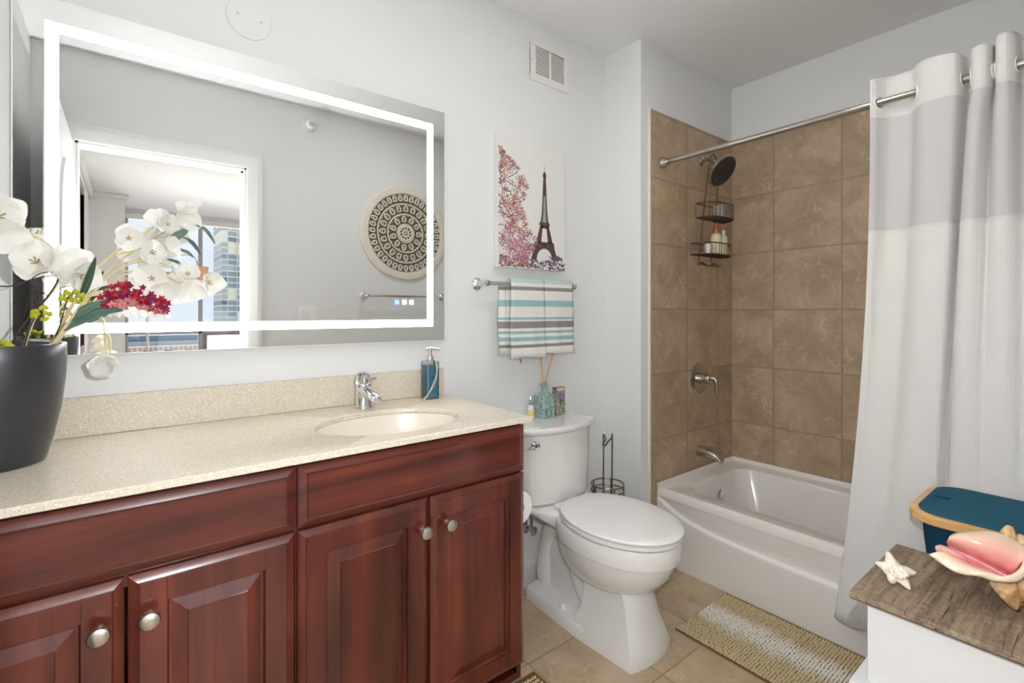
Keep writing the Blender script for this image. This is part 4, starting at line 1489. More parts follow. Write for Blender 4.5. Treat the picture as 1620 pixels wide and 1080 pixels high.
q = MB()
for s in (-1, 1):
    pts = [(cdx + s * .062, wy(1.50) - .02, 1.515), (cdx + s * .062, wy(1.51), 1.505), (cdx + s * .062, wy(1.60), 1.60), (cdx + s * .060, wy(1.8), 1.80), (cdx + s * .052, wy(1.95), 1.95), (cdx - .012 + s * .026, wy(2.07), 2.085)]
    q.tube(spline(pts, 5), .0032, 8)
q.tube(spline([(cdx - .038, wy(2.07), 2.085), (cdx - .012, wy(2.07), 2.098), (cdx + .014, wy(2.07), 2.085)], 5), .0032, 8)
q.build('back_wires', WIRE, cd)


def shelf(zf, w_, dep, fence, nm):
    yb = wy(zf) - .002
    q = MB()

    def loop(z, sc=1.0, closed=True):
        pts = []
        for k in range(25):
            t = -1 + 2 * k / 24
            pts.append((cdx + w_ * t * sc, yb - dep * sc * (1 - abs(t) ** 3.5) ** .6, z))
        return pts
    lo, hi = loop(zf), loop(zf + fence)
    q.tube(lo, .003, 8)
    q.tube(hi, .003, 8)
    q.tube([lo[0], lo[-1]], .003, 8)
    q.tube([hi[0], hi[-1]], .003, 8)
    for k in range(13):
        t = -.92 + 1.84 * k / 12
        q.tube([(cdx + w_ * t, yb, zf), (cdx + w_ * t, yb - dep * (1 - abs(t) ** 3.5) ** .6, zf)], .0018, 6)
    for k in range(0, 25, 2):
        q.tube([lo[k], hi[k]], .0016, 6)
    q.build(nm, WIRE, cd)
    return yb


yb1 = shelf(1.745, .135, .105, .075, 'upper_basket')
yb2 = shelf(1.55, .150, .105, .060, 'lower_basket')
q = MB().tube(spline([(cdx - .10, wy(1.5) - .03, 1.505), (cdx - .06, wy(1.5) - .045, 1.495), (cdx + .06, wy(1.5) - .045, 1.495), (cdx + .11, wy(1.5) - .03, 1.505)], 5), .003, 8)
q.tube([(cdx - .062, wy(1.5) - .02, 1.515), (cdx - .062, wy(1.5) - .044, 1.496)], .003, 8).tube([(cdx + .062, wy(1.5) - .02, 1.515), (cdx + .062, wy(1.5) - .044, 1.496)], .003, 8)
q.build('hook_rail', WIRE, cd)

q = MB()
q.loft([rrect(cdx + .0, cdx + .118, yb1 - .085, yb1 - .012, .02, z) for z in (1.7485, 1.752, 1.818, 1.821)])
CRN = mat('speckled_grey_box', rgb(158, 150, 142), 0.35)
m = CRN
vo_ = N(m, 'ShaderNodeTexVoronoi')
vo_.inputs['Scale'].default_value = 120
L(m, pos(m), vo_.inputs['Vector'])
L(m, ramp(m, vo_.outputs['Distance'], [(0.1, rgb(214, 208, 200)), (0.3, rgb(146, 138, 130))]), P(m).inputs['Base Color'])
tag(q.build('soap_tub', CRN, loc=(cdx + .06, yb1 - .05, 1.7485)), 'speckled grey tub on the upper basket of the shower caddy', 'container')

sm = thing('pump_bottle', 'cream lotion bottle with an orange pump on the lower caddy basket', 'bottle', (cdx + .02, yb2 - .05, 1.553))
c0 = (cdx + .018, yb2 - .05, 1.553)
MB().lathe([(.028, 0), (.03, .003), (.03, .10), (.022, .116), (.012, .122)], c0, seg=24).build('bottle', mat('cream_bottle', rgb(226, 214, 176), 0.3), sm)
q = MB().lathe([(.013, .122), (.013, .14), (.006, .143), (.006, .158), (.011, .16), (.010, .172), (.003, .174)], c0, seg=18)
q.tube([(c0[0], c0[1], c0[2] + .168), (c0[0] + .03, c0[1] - .02, c0[2] + .168)], .004, 8)
q.build('pump', mat('orange_pump', rgb(196, 108, 48), 0.35), sm)
sm = thing('shampoo_bottle', 'pale yellow flat bottle with a clear cap right of the orange pump bottle', 'bottle', (cdx + .082, yb2 - .055, 1.553))
c0 = (cdx + .084, yb2 - .056, 1.553)
MB().lathe([(.024, 0), (.026, .003), (.024, .105), (.014, .112)], c0, seg=24, sy=.75).build('bottle', mat('pale_yellow_bottle', rgb(226, 218, 170), 0.3), sm)
MB().lathe([(.010, .1122), (.010, .142), (.003, .144)], c0, seg=16).build('cap', mat('clear_cap', rgb(228, 226, 214), 0.15), sm)
c0 = (cdx + .112, yb2 - .026, 1.553)
tag(MB().lathe([(.017, 0), (.018, .003), (.018, .10), (.010, .115), (.010, .13), (.003, .132)], c0, seg=20).build('oil_bottle', mat('olive_bottle', rgb(166, 156, 78), 0.25), loc=c0), 'slim olive yellow bottle at the right end of the shower caddy', 'bottle')
c0 = (cdx - .062, yb2 - .05, 1.553)
tag(MB().lathe([(.022, 0), (.023, .002), (.023, .052), (.019, .056), (.004, .056)], c0, seg=20).build('clear_jar', mat('frosted_jar', rgb(206, 202, 194), 0.2), loc=c0), 'short frosted jar at the left of the lower caddy basket', 'jar')

# ------------------------------------------------------------------ curtain rod and shower curtain
RX, RZr = 2.128, 1.996
rd = thing('curtain_rod', 'straight steel shower curtain rod across the tub', 'curtain rod', (RX, 0.75, RZr))
MB().tube([(RX, YF - .004, RZr), (RX, YO + .004, RZr)], .0127, 18).build('rod', STEEL, rd)
for y, s in ((YF, -1), (YO, 1)):
    MB().lathe([(.028, 0), (.028, .010), (.022, .018), (.018, .03), (.0165, .04)], (RX, y, RZr), (0, s, 0), 26).build('flange', STEEL, rd)

top_path = [(.577, 2.104), (.562, 2.114), (.550, 2.134), (.532, 2.152), (.500, 2.158), (.468, 2.152), (.444, 2.112), (.418, 2.088), (.385, 2.082), (.355, 2.084), (.338, 2.098), (.327, 2.150), (.320, 2.164), (.314, 2.150), (.307, 2.102), (.290, 2.084), (.272, 2.088), (.262, 2.118), (.2585, 2.150), (.255, 2.118), (.246, 2.086), (.226, 2.083), (.212, 2.108), (.202, 2.152), (.192, 2.152), (.182, 2.102), (.155, 2.078), (.118, 2.082), (.092, 2.120), (.066, 2.150)]
bot_path = [(.676, 2.062), (.655, 2.056), (.635, 2.052), (.610, 2.050), (.580, 2.049), (.550, 2.048), (.520, 2.048), (.490, 2.049), (.462, 2.052), (.436, 2.056), (.412, 2.062), (.396, 2.074), (.386, 2.086), (.379, 2.072), (.368, 2.050), (.350, 2.040), (.328, 2.036), (.304, 2.036), (.284, 2.038), (.264, 2.040), (.244, 2.042), (.224, 2.044), (.206, 2.046), (.192, 2.046), (.176, 2.044), (.158, 2.042), (.136, 2.040), (.112, 2.040), (.088, 2.044), (.064, 2.050)]
tpath = spline([(y, x, 0) for y, x in top_path], 4)
bpath = spline([(y, x, 0) for y, x in bot_path], 4)
ZT, ZH, ZS, ZB = 2.078, 1.940, 1.536, 0.112


def cur_pt(i, z):
    a, b = tpath[i], bpath[i]
    t = max(0.0, min(1.0, (ZT - z) / (ZT - ZB)))
    fr_ = i / (len(tpath) - 1)
    ex = 1.7 + (0.75 - 1.7) * min(1, fr_ / .38) if fr_ < .38 else max(.42, .75 - (fr_ - .38) * 2.2)
    k = 0 if t < .07 else ((t - .07) / .93) ** ex
    # the top edge follows the outline of the header, the hem sags a little
    return (a.y + (b.y - a.y) * k, a.x + (b.x - a.x) * k ** 1.25, z + (0.012 * sin(i * .09) * (1 - t) if z > ZT - .001 else 0) - (0.006 * sin(i * .21) if z < ZB + .01 else 0))


def cur_rows(z0, z1, n):
    return [[cur_pt(i, z0 + (z1 - z0) * j / n) for i in range(len(tpath))] for j in range(n + 1)]


WAF = cloth('white_waffle_cloth', rgb(236, 234, 231), 0.9, 0.12, 0, 95, 0.55)
SHE = cloth('sheer_voile', rgb(228, 227, 226), 0.9, 0.25, 0.11)
sc = thing('shower_curtain', 'white waffle shower curtain with a sheer band, bunched at the right', 'shower curtain', (RX, 0.32, ZB))
cross = []
for a, b in zip(tpath, tpath[1:]):
    if (a.y - RX) * (b.y - RX) < 0:
        t = (RX - a.y) / (b.y - a.y)
        tan = (b - a).normalized()
        cross.append((Vector((RX, a.x + (b.x - a.x) * t, RZr)), Vector((tan.x, -tan.y, 0)).normalized()))
q = MB().grid(cur_rows(ZT, ZH, 40))
keep = []
for f in q.f:
    ct_ = sum((Vector(q.v[i_]) for i_ in f), Vector()) / len(f)
    if min((ct_ - c_).length for c_, n_ in cross) > .0215:
        keep.append(f)
q.f = keep
q.mi = [0] * len(keep)
q.build('header_band', WAF, sc, solid=0.002, angle=80)
MB().grid(cur_rows(ZH, ZS, 14)).build('sheer_band', SHE, sc, angle=80)
MB().grid(cur_rows(ZS, ZB, 40)).build('waffle_body', WAF, sc, solid=0.0015, angle=80)
for c_, n_ in cross:
    MB().ring(c_, n_, .0225, .0032, 30).build('grommet', PLAS, sc)

# ------------------------------------------------------------------ bead-textured bath mats
MATC = mat('bath_mat_chenille', rgb(190, 168, 126), 0.95)
m = MATC
cx_ = xyz(m, objc(m))
ff = math_n(m, 'ADD', math_n(m, 'DIVIDE', cx_[0], 0.40), 0.5)
ff = math_n(m, 'ADD', ff, math_n(m, 'MULTIPLY', math_n(m, 'SUBTRACT', noise(m, objc(m), 14, 2).outputs[0], 0.5), 0.22))
BR, WHm = rgb(204, 186, 148), rgb(234, 228, 218)
L(m, ramp(m, ff, [(0.05, BR), (0.30, rgb(204, 186, 148)), (0.46, WHm), (0.58, WHm), (0.74, rgb(200, 180, 140)), (0.98, BR)]), P(m).inputs['Base Color'])
MATB = mat('bath_mat_backing', rgb(112, 84, 50), 0.95)


def bath_mat(x0, x1, y0, y1, along, label, prow):
    t = thing('bath_mat', label, 'bath mat', ((x0 + x1) / 2, (y0 + y1) / 2, 0), 'beaded chenille bath mats')
    MB().box(x0, x1, y0, y1, 0.0005, 0.006).build('backing', MATB, t, 0.002)
    q = MB()
    px, py = (prow, .0105) if along == 'Y' else (.0105, prow)
    nx, ny = int((x1 - x0 - .008) / px), int((y1 - y0 - .008) / py)
    for i in range(nx):
        for j in range(ny):
            cx, cy = x0 + .004 + (i + .5) * px, y0 + .004 + (j + .5) * py
            cx += rnd.uniform(-.0012, .0012)
            cy += rnd.uniform(-.001, .001)
            rx, ry, hh = (px * .31, py * .46, .008) if along == 'Y' else (px * .46, py * .30, .008)
            hh += rnd.uniform(-.001, .0015)
            vs = []
            for r_, z in ((1.0, .005), (.92, .006 + hh * .45), (.55, .006 + hh * .9)):
                vs += [(cx + rx * r_ * cos(k * pi / 3), cy + ry * r_ * sin(k * pi / 3), z) for k in range(6)]
            vs.append((cx, cy, .006 + hh))
            fs = []
            for l_ in range(2):
                fs += [(l_ * 6 + k, l_ * 6 + (k + 1) % 6, l_ * 6 + 6 + (k + 1) % 6, l_ * 6 + 6 + k) for k in range(6)]
            fs += [(12 + k, 12 + (k + 1) % 6, 18) for k in range(6)]
            q.add(vs, fs)
    q.build('bead_pile', MATC, t, angle=70)['kind'] = 'stuff'
    return t


bath_mat(1.685, 2.078, 0.43, 1.10, 'Y', 'brown and cream beaded bath mat along the front of the tub', .0125)
bath_mat(0.50, 1.105, 0.87, 1.273, 'X', 'corner of a beaded bath mat on the floor in front of the vanity', .0165)

# ------------------------------------------------------------------ white storage box with plank top
PLK = mat('weathered_plank', rgb(128, 108, 88), 0.65)
m = PLK
n_a = noise(m, mapping(m, pos(m), (5, 70, 40)), 1.0, 6, 0.75, 0.35)
n_c = noise(m, mapping(m, pos(m), (2.2, 24, 20)), 1.0, 3, 0.6, 0.5)
n_b = noise(m, pos(m), 70, 4, 0.7)
f = math_n(m, 'ADD', math_n(m, 'MULTIPLY', n_c.outputs[0], 0.34), math_n(m, 'ADD', math_n(m, 'MULTIPLY', n_a.outputs[0], 0.42), math_n(m, 'MULTIPLY', n_b.outputs[0], 0.24)))
cpl = ramp(m, f, [(0.36, rgb(80, 64, 50)), (0.46, rgb(118, 99, 80)), (0.54, rgb(150, 131, 108)), (0.66, rgb(178, 160, 136))])
crk = noise(m, mapping(m, pos(m), (2.6, 120, 50)), 1.0, 3, 0.6, 0.2)
cpl = mix(m, ramp(m, crk.outputs[0], [(0.33, (1, 1, 1, 1)), (0.39, (0, 0, 0, 1))]), cpl, rgb(62, 48, 38))
L(m, cpl, P(m).inputs['Base Color'])
bump(m, f, 0.35, 0.003)
PLE = mat('plank_edge', rgb(92, 76, 66), 0.7)
wb = thing('storage_box', 'white storage box with a weathered wood plank top', 'storage box', (1.49, 0.22, 0))
MB().box(1.307, 1.68, 0.045, 0.400, 0.588, 0.600).build('plank_top', [PLK], wb, 0.0015)
MB().box(1.309, 1.678, 0.047, 0.398, 0.585, 0.5885).build('top_underside', PLE, wb)
WBX = mat('white_board', rgb(224, 224, 224), 0.4)
MB().box(1.336, 1.655, 0.055, 0.372, 0.396, 0.585).build('upper_body', WBX, wb, 0.002)
MB().box(1.307, 1.68, 0.045, 0.400, 0.0, 0.396).build('base_box', WBX, wb, 0.003)

# ------------------------------------------------------------------ teal hamper with bamboo rim
hp_ = thing('laundry_hamper', 'teal fabric hamper with a bamboo rim and matching lid', 'hamper', (1.845, 0.215, 0))
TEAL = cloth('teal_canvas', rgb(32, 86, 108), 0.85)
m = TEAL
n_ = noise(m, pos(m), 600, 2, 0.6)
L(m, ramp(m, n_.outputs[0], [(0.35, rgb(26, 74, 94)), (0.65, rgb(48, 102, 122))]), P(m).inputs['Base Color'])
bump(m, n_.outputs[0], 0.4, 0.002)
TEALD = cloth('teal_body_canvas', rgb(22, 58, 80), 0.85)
hx0, hx1, hy0, hy1, hz = 1.672, 2.018, 0.045, 0.385, 0.700
q = MB()
rg = []
for k in range(14):
    t = k / 13
    z = .003 + (hz - .02) * t
    ins_ = .052 - .022 * t + .004 * sin(t * 11)
    rg.append(rrect(hx0 + ins_, hx1 - ins_, hy0 + ins_, hy1 - ins_, .06, z, 7))
q.loft(rg)
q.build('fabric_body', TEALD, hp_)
BAM = wood('bamboo', rgb(188, 142, 86), rgb(212, 168, 110), rgb(226, 186, 130), 1.0, 0.4, 0.2, 'Y')
q = MB()
q.loft([rrect(hx0 + .004, hx1 - .004, hy0 + .004, hy1 - .004, .078, hz - .024, 9), rrect(hx0, hx1, hy0, hy1, .08, hz - .02, 9), rrect(hx0, hx1, hy0, hy1, .08, hz - .003, 9), rrect(hx0 + .004, hx1 - .004, hy0 + .004, hy1 - .004, .077, hz, 9), rrect(hx0 + .03, hx1 - .03, hy0 + .03, hy1 - .03, .06, hz, 9), rrect(hx0 + .03, hx1 - .03, hy0 + .03, hy1 - .03, .06, hz - .024, 9), rrect(hx0 + .004, hx1 - .004, hy0 + .004, hy1 - .004, .078, hz - .024, 9)], False, False)
q.build('bamboo_rim', BAM, hp_)
q = MB()
q.loft([rrect(hx0 + .020, hx1 - .020, hy0 + .020, hy1 - .020, .064, hz + .0005, 9), rrect(hx0 + .019, hx1 - .019, hy0 + .019, hy1 - .019, .064, hz + .004, 9), rrect(hx0 + .021, hx1 - .021, hy0 + .021, hy1 - .021, .063, hz + .0065, 9), rrect(hx0 + .09, hx1 - .09, hy0 + .09, hy1 - .09, .05, hz + .0075, 9)])
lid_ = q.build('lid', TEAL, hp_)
MB().box(1.842, 1.854, .316, .352, hz + .0055, hz + .011).build('pull_tab', TEALD, lid_, 0.003)

# ------------------------------------------------------------------ little white spiky shell
ws = MB()
wc = Vector((1.437, 0.345, 0.602))
arms = [(108, .046, 0), (165, .038, 0), (258, .034, 0), (311, .044, 0), (14, .042, 0)]
e1 = Vector((.235, -.97, 0))
fw_ = Vector((.97, .235, 0))
e2 = fw_ * .75 + Vector((0, 0, .66))
e3 = Vector((0, 0, .75)) - fw_ * .66
N1 = 90
rings = []
for zf, rs in ((-.9, .35), (-.6, .80), (-.15, 1.0), (.25, .97), (.6, .74), (.88, .42), (1.0, .1)):
    ring = []
    for k in range(N1):
        a = 2 * pi * k / N1
        r_ = .021
        th = .0150
        for an, ln, hh in arms:
            d = (a - radians(an) + pi) % (2 * pi) - pi
            g_ = math.exp(-abs(d / .36) ** 1.6)
            r_ = max(r_, .021 + (ln - .021) * g_)
            th = th - .003 * g_
        r_ *= 1 + .04 * sin(a * 11 + zf * 3)
        ring.append(e1 * (r_ * rs * cos(a)) + e2 * (r_ * rs * sin(a)) + e3 * (zf * th))
    rings.append(ring)
lowz = min(p.z for r_ in rings for p in r_)
up_ = Vector((0, 0, -lowz))
ws.loft([[wc + up_ + p for p in r_] for r_ in rings])
for k in range(11):
    a = k * .62
    ws.ball(wc + up_ + e1 * (.008 + .014 * cos(a)) + e2 * (-.008 + .010 * sin(a)) + e3 * .0115, .0042 + .0012 * (k % 3), 8)
wc = wc - Vector((0, 0, .001))
SHW = mat('bleached_shell', rgb(238, 230, 214), 0.45)
m = SHW
L(m, ramp(m, noise(m, pos(m), 60, 3).outputs[0], [(0.4, rgb(240, 234, 222)), (0.7, rgb(222, 204, 172))]), P(m).inputs['Base Color'])
tag(ws.build('white_spiky_shell', SHW, loc=wc, angle=60), 'small bleached white spiky seashell on the plank top', 'seashell')

# ------------------------------------------------------------------ conch shell
CO = Vector((1.475, 0.200, 0.688))
ch = Vector((.14, -.99, 0)).normalized()
cdv = Vector((-.80, -.11, .59)).normalized()
cvv = cdv.cross(ch) * -1
if cvv.z < 0:
    cvv = -cvv
U = 0.000212  # metres per pixel of an enlarged image crop; shell outlines traced from it


def cq(px, py, d):
    """point of the shell: px, py in pixels of an enlarged image crop, d roughly towards the camera"""
    return CO + ch * ((px - 450) * U) + cvv * ((600 - py) * U) + cdv * d


cn = thing('conch_shell', 'large conch shell with a pink opening lying on the plank top', 'seashell', (1.475, 0.2, 0.601))
CB = mat('conch_brown', rgb(186, 140, 92), 0.5)
m = CB
n_ = noise(m, pos(m), 22, 5, 0.65, 0.8)
L(m, ramp(m, n_.outputs[0], [(0.34, rgb(132, 100, 68)), (0.46, rgb(190, 142, 88)), (0.56, rgb(222, 188, 140)), (0.68, rgb(236, 218, 190))]), P(m).inputs['Base Color'])
bump(m, n_.outputs[0], 0.3, 0.004)


def conch_mat(name, stops, sc_=18):
    m = mat(name, stops[0][1], 0.22, Coat_Weight=0.3)
    n_ = noise(m, pos(m), sc_, 3, 0.5)
    L(m, ramp(m, n_.outputs[0], stops), P(m).inputs['Base Color'])
    return m


CPK = mat('conch_pink', rgb(226, 150, 144), 0.2, 0, Coat_Weight=0.4)
m = CPK
# colour runs from cream at the outer rim to deep pink in the mouth
at = N(m, 'ShaderNodeAttribute', attribute_name='depth_in_mouth')
nn = noise(m, pos(m), 26, 3)
fa_ = math_n(m, 'ADD', at.outputs['Fac'], math_n(m, 'MULTIPLY', math_n(m, 'SUBTRACT', nn.outputs[0], 0.5), 0.22))
L(m, ramp(m, fa_, [(0.02, rgb(246, 228, 202)), (0.25, rgb(244, 208, 182)), (0.5, rgb(238, 178, 164)), (0.75, rgb(226, 138, 138)), (0.95, rgb(176, 84, 92))]), P(m).inputs['Base Color'])


def with_attr(o, vals):
    at_ = o.data.attributes.new('depth_in_mouth', 'FLOAT', 'POINT')
    for i, v in enumerate(vals):
        at_.data[i].value = v


def patch(name, A, B, nrow, dfun, afun):
    """surface between two edge polylines (in image crop pixels), bulged by dfun, coloured by afun"""
    n = 26
    A = [spline([(p[0], p[1], 0) for p in A], 8)[int(round(k * (len(spline([(p[0], p[1], 0) for p in A], 8)) - 1) / n))] for k in range(n + 1)]
    B = [spline([(p[0], p[1], 0) for p in B], 8)[int(round(k * (len(spline([(p[0], p[1], 0) for p in B], 8)) - 1) / n))] for k in range(n + 1)]
    rows, vals = [], []
    for j in range(nrow + 1):
        t = j / nrow
        row = []
        for k in range(n + 1):
            s = k / n
            x = A[k].x + (B[k].x - A[k].x) * t
            y = A[k].y + (B[k].y - A[k].y) * t
            row.append(cq(x, y, dfun(s, t)))
            vals.append(afun(s, t))
        rows.append(row)
    return rows, vals


# brown outer whorls with knobs and a spire, turned about the long axis
q = MB()
rings = []
prof = [(150, .004), (220, .012), (330, .024), (470, .035), (600, .046), (700, .056), (780, .057), (840, .044), (870, .046), (920, .039), (960, .028), (985, .029), (1020, .020), (1050, .014), (1090, .006), (1110, .001)]
NSG = 48
for px, r_ in prof:
    ring = []
    for k in range(NSG):
        a = 2 * pi * k / NSG
        kn = 0
        for ka in range(8):
            d = (a - ka * pi / 4 - .35 + pi) % (2 * pi) - pi
            kn += math.exp(-(d / .16) ** 2) * (.036 * math.exp(-((px - 715) / 60) ** 2) + .014 * math.exp(-((px - 900) / 34) ** 2) + .008 * math.exp(-((px - 1000) / 26) ** 2))
        rr2 = r_ + kn
        c_ = cq(px, 480 + 60 * max(0, (px - 700) / 400), -.062)
        ring.append(c_ + cvv * (rr2 * cos(a) * 1.02) + cdv * (rr2 * sin(a) * .72))
    rings.append(ring)
q.loft(rings)
q.build('whorl', CB, cn, sub=1, angle=180)
# horn-like spikes; the two lower ones stand on the plank
for base, tip, r0 in (((600, 640, -.040), (695, 945, .004), .021), ((850, 660, -.05), (930, 930, -.02), .019), ((640, 270, -.04), (672, 96, -.016), .017), ((740, 290, -.045), (752, 140, -.030), .014), ((800, 340, -.05), (822, 186, -.040), .014)):
    b, t_ = cq(*base), cq(*tip)
    t_.z = max(t_.z, .606)
    q = MB().tube([b, b.lerp(t_, .35), b.lerp(t_, .75), t_], [r0 * 1.35, r0, r0 * .62, .005], 14)
    q.build('spike', CB, cn, sub=1, angle=180)
# pink inner whorl above the mouth
upA = [(188, 448), (196, 378), (255, 322), (365, 276), (480, 238), (590, 222), (690, 250), (790, 320), (795, 400)]
loB = [(184, 462), (232, 480), (330, 512), (430, 545), (520, 578), (600, 606), (662, 630), (690, 600), (735, 480)]
rows, vals = patch('a', upA, loB, 12, lambda s, t: -.020 + .048 * sin(pi * (0.08 + .86 * t)) ** .8 * (0.55 + .45 * sin(pi * min(1, s * 1.15 + .05))) - .03 * max(0, t - .86) * 4, lambda s, t: min(1, max(0, t * .78 + .10 - .25 * abs(s - .62))))
o = MB().grid(rows).build('inner_whorl', CPK, cn, angle=180)
with_attr(o, vals)
# dark mouth behind
mA = [(170, 440), (330, 480), (500, 540), (662, 600), (720, 540)]
mB = [(240, 560), (330, 610), (480, 650), (640, 672), (745, 590)]
rows, vals = patch('m', mA, mB, 6, lambda s, t: -.006 - .006 * sin(pi * t), lambda s, t: .93 - .2 * t)
o = MB().grid(rows).build('mouth', CPK, cn, angle=180)
with_attr(o, vals)
# flaring outer lip
lA = [(250, 545), (330, 590), (420, 612), (520, 628), (620, 655), (690, 625), (745, 500), (760, 400), (770, 330)]
lB = [(48, 686), (120, 720), (235, 778), (340, 770), (440, 748), (570, 742), (700, 690), (775, 560), (805, 350)]
rows, vals = patch('l', lA, lB, 10, lambda s, t: -.012 + .050 * t ** .8 * (1 - .65 * s) + .016 * sin(pi * t) + .0022 * sin(s * 31) * t, lambda s, t: max(0, .58 - .75 * t + .18 * (1 - s) * (1 - t)))
o = MB().grid(rows).build('outer_lip', CPK, cn, angle=180, solid=0.004)
with_attr(o, vals)
tA = [(92, 560), (130, 520), (200, 520), (260, 548)]
tB = [(100, 612), (180, 618), (280, 616), (345, 606)]
rows, vals = patch('t', tA, tB, 6, lambda s, t: .018 - .02 * s + .012 * sin(pi * t), lambda s, t: .42 + .25 * s)
o = MB().grid(rows).build('siphon_lip', CPK, cn, angle=180, solid=0.003)
with_attr(o, vals)

# ------------------------------------------------------------------ black pot of artificial flowers
PXc, PYc = -0.222, 1.485
PM = mat('black_ceramic', rgb(44, 45, 50), 0.32, 0, Coat_Weight=0.25, Coat_Roughness=0.2)
pot = thing('flower_pot', 'large matte black flower pot at the left end of the counter', 'flower pot', (PXc, PYc, CT))
q = MB().lathe([(.080, 0), (.086, .004), (.098, .05), (.110, .11), (.117, .17), (.1195, .22), (.1195, .252), (.1185, .2545), (.1135, .2545), (.1125, .25), (.110, .18), (.095, .06), (.070, .03), (.01, .03)], (PXc, PYc, CT), seg=56)
q.build('vessel', PM, pot)
MB().lathe([(.108, .19), (.109, .205), (.06, .215), (.005, .215)], (PXc, PYc, CT), seg=32).build('floral_foam', mat('dark_moss', rgb(58, 60, 40), 0.95), pot)

PET = mat('white_petal', rgb(240, 239, 233), 0.6)
m = PET
nt = m.node_tree
tr = nt.nodes.new('ShaderNodeBsdfTranslucent')
tr.inputs[0].default_value = rgb(240, 239, 233)
mx = nt.nodes.new('ShaderNodeMixShader')
mx.inputs[0].default_value = 0.35
L(m, P(m).outputs[0], mx.inputs[1])
L(m, tr.outputs[0], mx.inputs[2])
L(m, mx.outputs[0], nt.nodes['Material Output'].inputs[0])
STM = mat('cream_stem', rgb(204, 190, 148), 0.7)
LEAF = mat('grey_green_leaf', rgb(88, 116, 102), 0.55)
LEAFD = mat('dark_green_leaf', rgb(52, 76, 58), 0.55)
TWIG = mat('dark_twig', rgb(58, 44, 38), 0.8)
YEL = mat('moss_berry', rgb(176, 178, 40), 0.85)
REDM = mat('crimson_floret', rgb(166, 18, 46), 0.6)
REDP = mat('magenta_floret', rgb(128, 24, 74), 0.6)
ROSE = mat('faded_rose_floret', rgb(206, 128, 128), 0.7)
TANS = mat('tan_stamen', rgb(178, 160, 112), 0.7)


def petal(mb, c, dr, nr, ln, wd, cup, mi=0, n=7, mm=4, ruff=0.0):
    dr = Vector(dr).normalized()
    nr = Vector(nr)
    nr = (nr - dr * nr.dot(dr)).normalized()
    sd = dr.cross(nr)
    rows = []
    for i in range(n + 1):
        t = i / n
        w_ = wd * (sin(pi * min(1, .07 + .87 * t ** .8)) ** .6)
        row = []
        for j in range(-mm, mm + 1):
            u = j / mm
            lift = cup * (t * t * 1.0 + .55 * u * u * sin(pi * t)) + ruff * sin(u * 7 + t * 5) * t
            row.append(Vector(c) + dr * (ln * t * (1 - .10 * u * u)) + sd * (w_ * u) + nr * lift)
        rows.append(row)
    mb.grid(rows, mi)


def bloom(parent, c, facing, size, n=5, seed=0, sub=True):
    r_ = random.Random(seed)
    size *= 1.22
    n = 4 if n == 5 and seed % 3 else n
    f = Vector(facing).normalized()
    a = f.cross(Vector((0.2, 0.1, 1))).normalized()
    b = f.cross(a)
    q = MB()
    for k in range(n):
        t = 2 * pi * k / n + r_.uniform(-.25, .25)
        d = a * cos(t) + b * sin(t)
        petal(q, Vector(c) + f * r_.uniform(-.002, .002), d + f * r_.uniform(.0, .5), f, size * r_.uniform(.85, 1.1), size * r_.uniform(.56, .74), size * r_.uniform(.15, .5), 0, ruff=size * .04)
    o = q.build('bloom', PET, parent, angle=180)
    if sub and seed % 2:
        q = MB()
        for k in range(5):
            t = 2 * pi * k / 5
            q.tube([Vector(c), Vector(c) + f * size * .3 + (a * cos(t) + b * sin(t)) * size * .16], [size * .02, size * .034], 6)
        q.build('stamen', TANS, o)
    return o


def leaf(parent, pts, wd, nr, mt, name='leaf'):
    pts = spline(pts, 4)
    rows = []
    n = len(pts) - 1
    for i, p in enumerate(pts):
        t = i / n
        tan = (pts[min(i + 1, n)] - pts[max(i - 1, 0)]).normalized()
        nv = Vector(nr)
        nv = (nv - tan * nv.dot(tan)).normalized()
        sd = tan.cross(nv)
        w_ = wd * (sin(pi * (.03 + .95 * t ** .85))) ** .8
        rows.append([p + sd * (w_ * u) + nv * (abs(u) * w_ * .35) for u in (-1, -.5, 0, .5, 1)])
    q = MB().grid(rows)
    return q.build(name, mt, parent, angle=180, solid=0.0006)


def stem_obj(parent, pts, r0, r1, mt=STM, name='stem'):
    pp = spline(pts, 6)
    n = len(pp) - 1
    return MB().tube(pp, [r0 + (r1 - r0) * i / n for i in range(n + 1)], 8).build(name, mt, parent)


BASE = CT + .205
toC = (0.15, -1, 0.15)
# tall white spray arching right
t = thing('orchid_spray', 'tall white artificial flower spray arching up to the right, highest of the sprays', 'artificial flower', (-.15, 1.50, BASE), 'white flower sprays')
stem_obj(t, [(-.150, 1.50, BASE), (-.118, 1.50, 1.20), (-.072, 1.50, 1.31), (-.02, 1.51, 1.385), (.05, 1.52, 1.45), (.115, 1.525, 1.505), (.150, 1.53, 1.532)], .0042, .0015)
for c, f, s, sd in (((.006, 1.505, 1.422), (.1, -1, -.1), .030, 1), ((.066, 1.51, 1.475), (-.3, -.9, .3), .027, 2), ((.082, 1.515, 1.465), (.5, -.8, .1), .026, 3), ((.120, 1.515, 1.485), (.4, -.9, -.2), .030, 4), ((.128, 1.52, 1.505), (-.2, -.8, .5), .024, 5)):
    bloom(t, c, f, s, 5, sd)
q = MB()
petal(q, (.135, 1.528, 1.522), (.8, 0, .5), (0, -1, .2), .034, .009, .004)
petal(q, (.135, 1.528, 1.522), (.9, .1, .25), (0, -1, .2), .026, .009, .006)
q.build('bud', PET, t, angle=180)
stem_obj(t, [(-.03, 1.51, 1.375), (.03, 1.512, 1.40), (.085, 1.515, 1.425), (.13, 1.52, 1.44)], .0018, .0008)
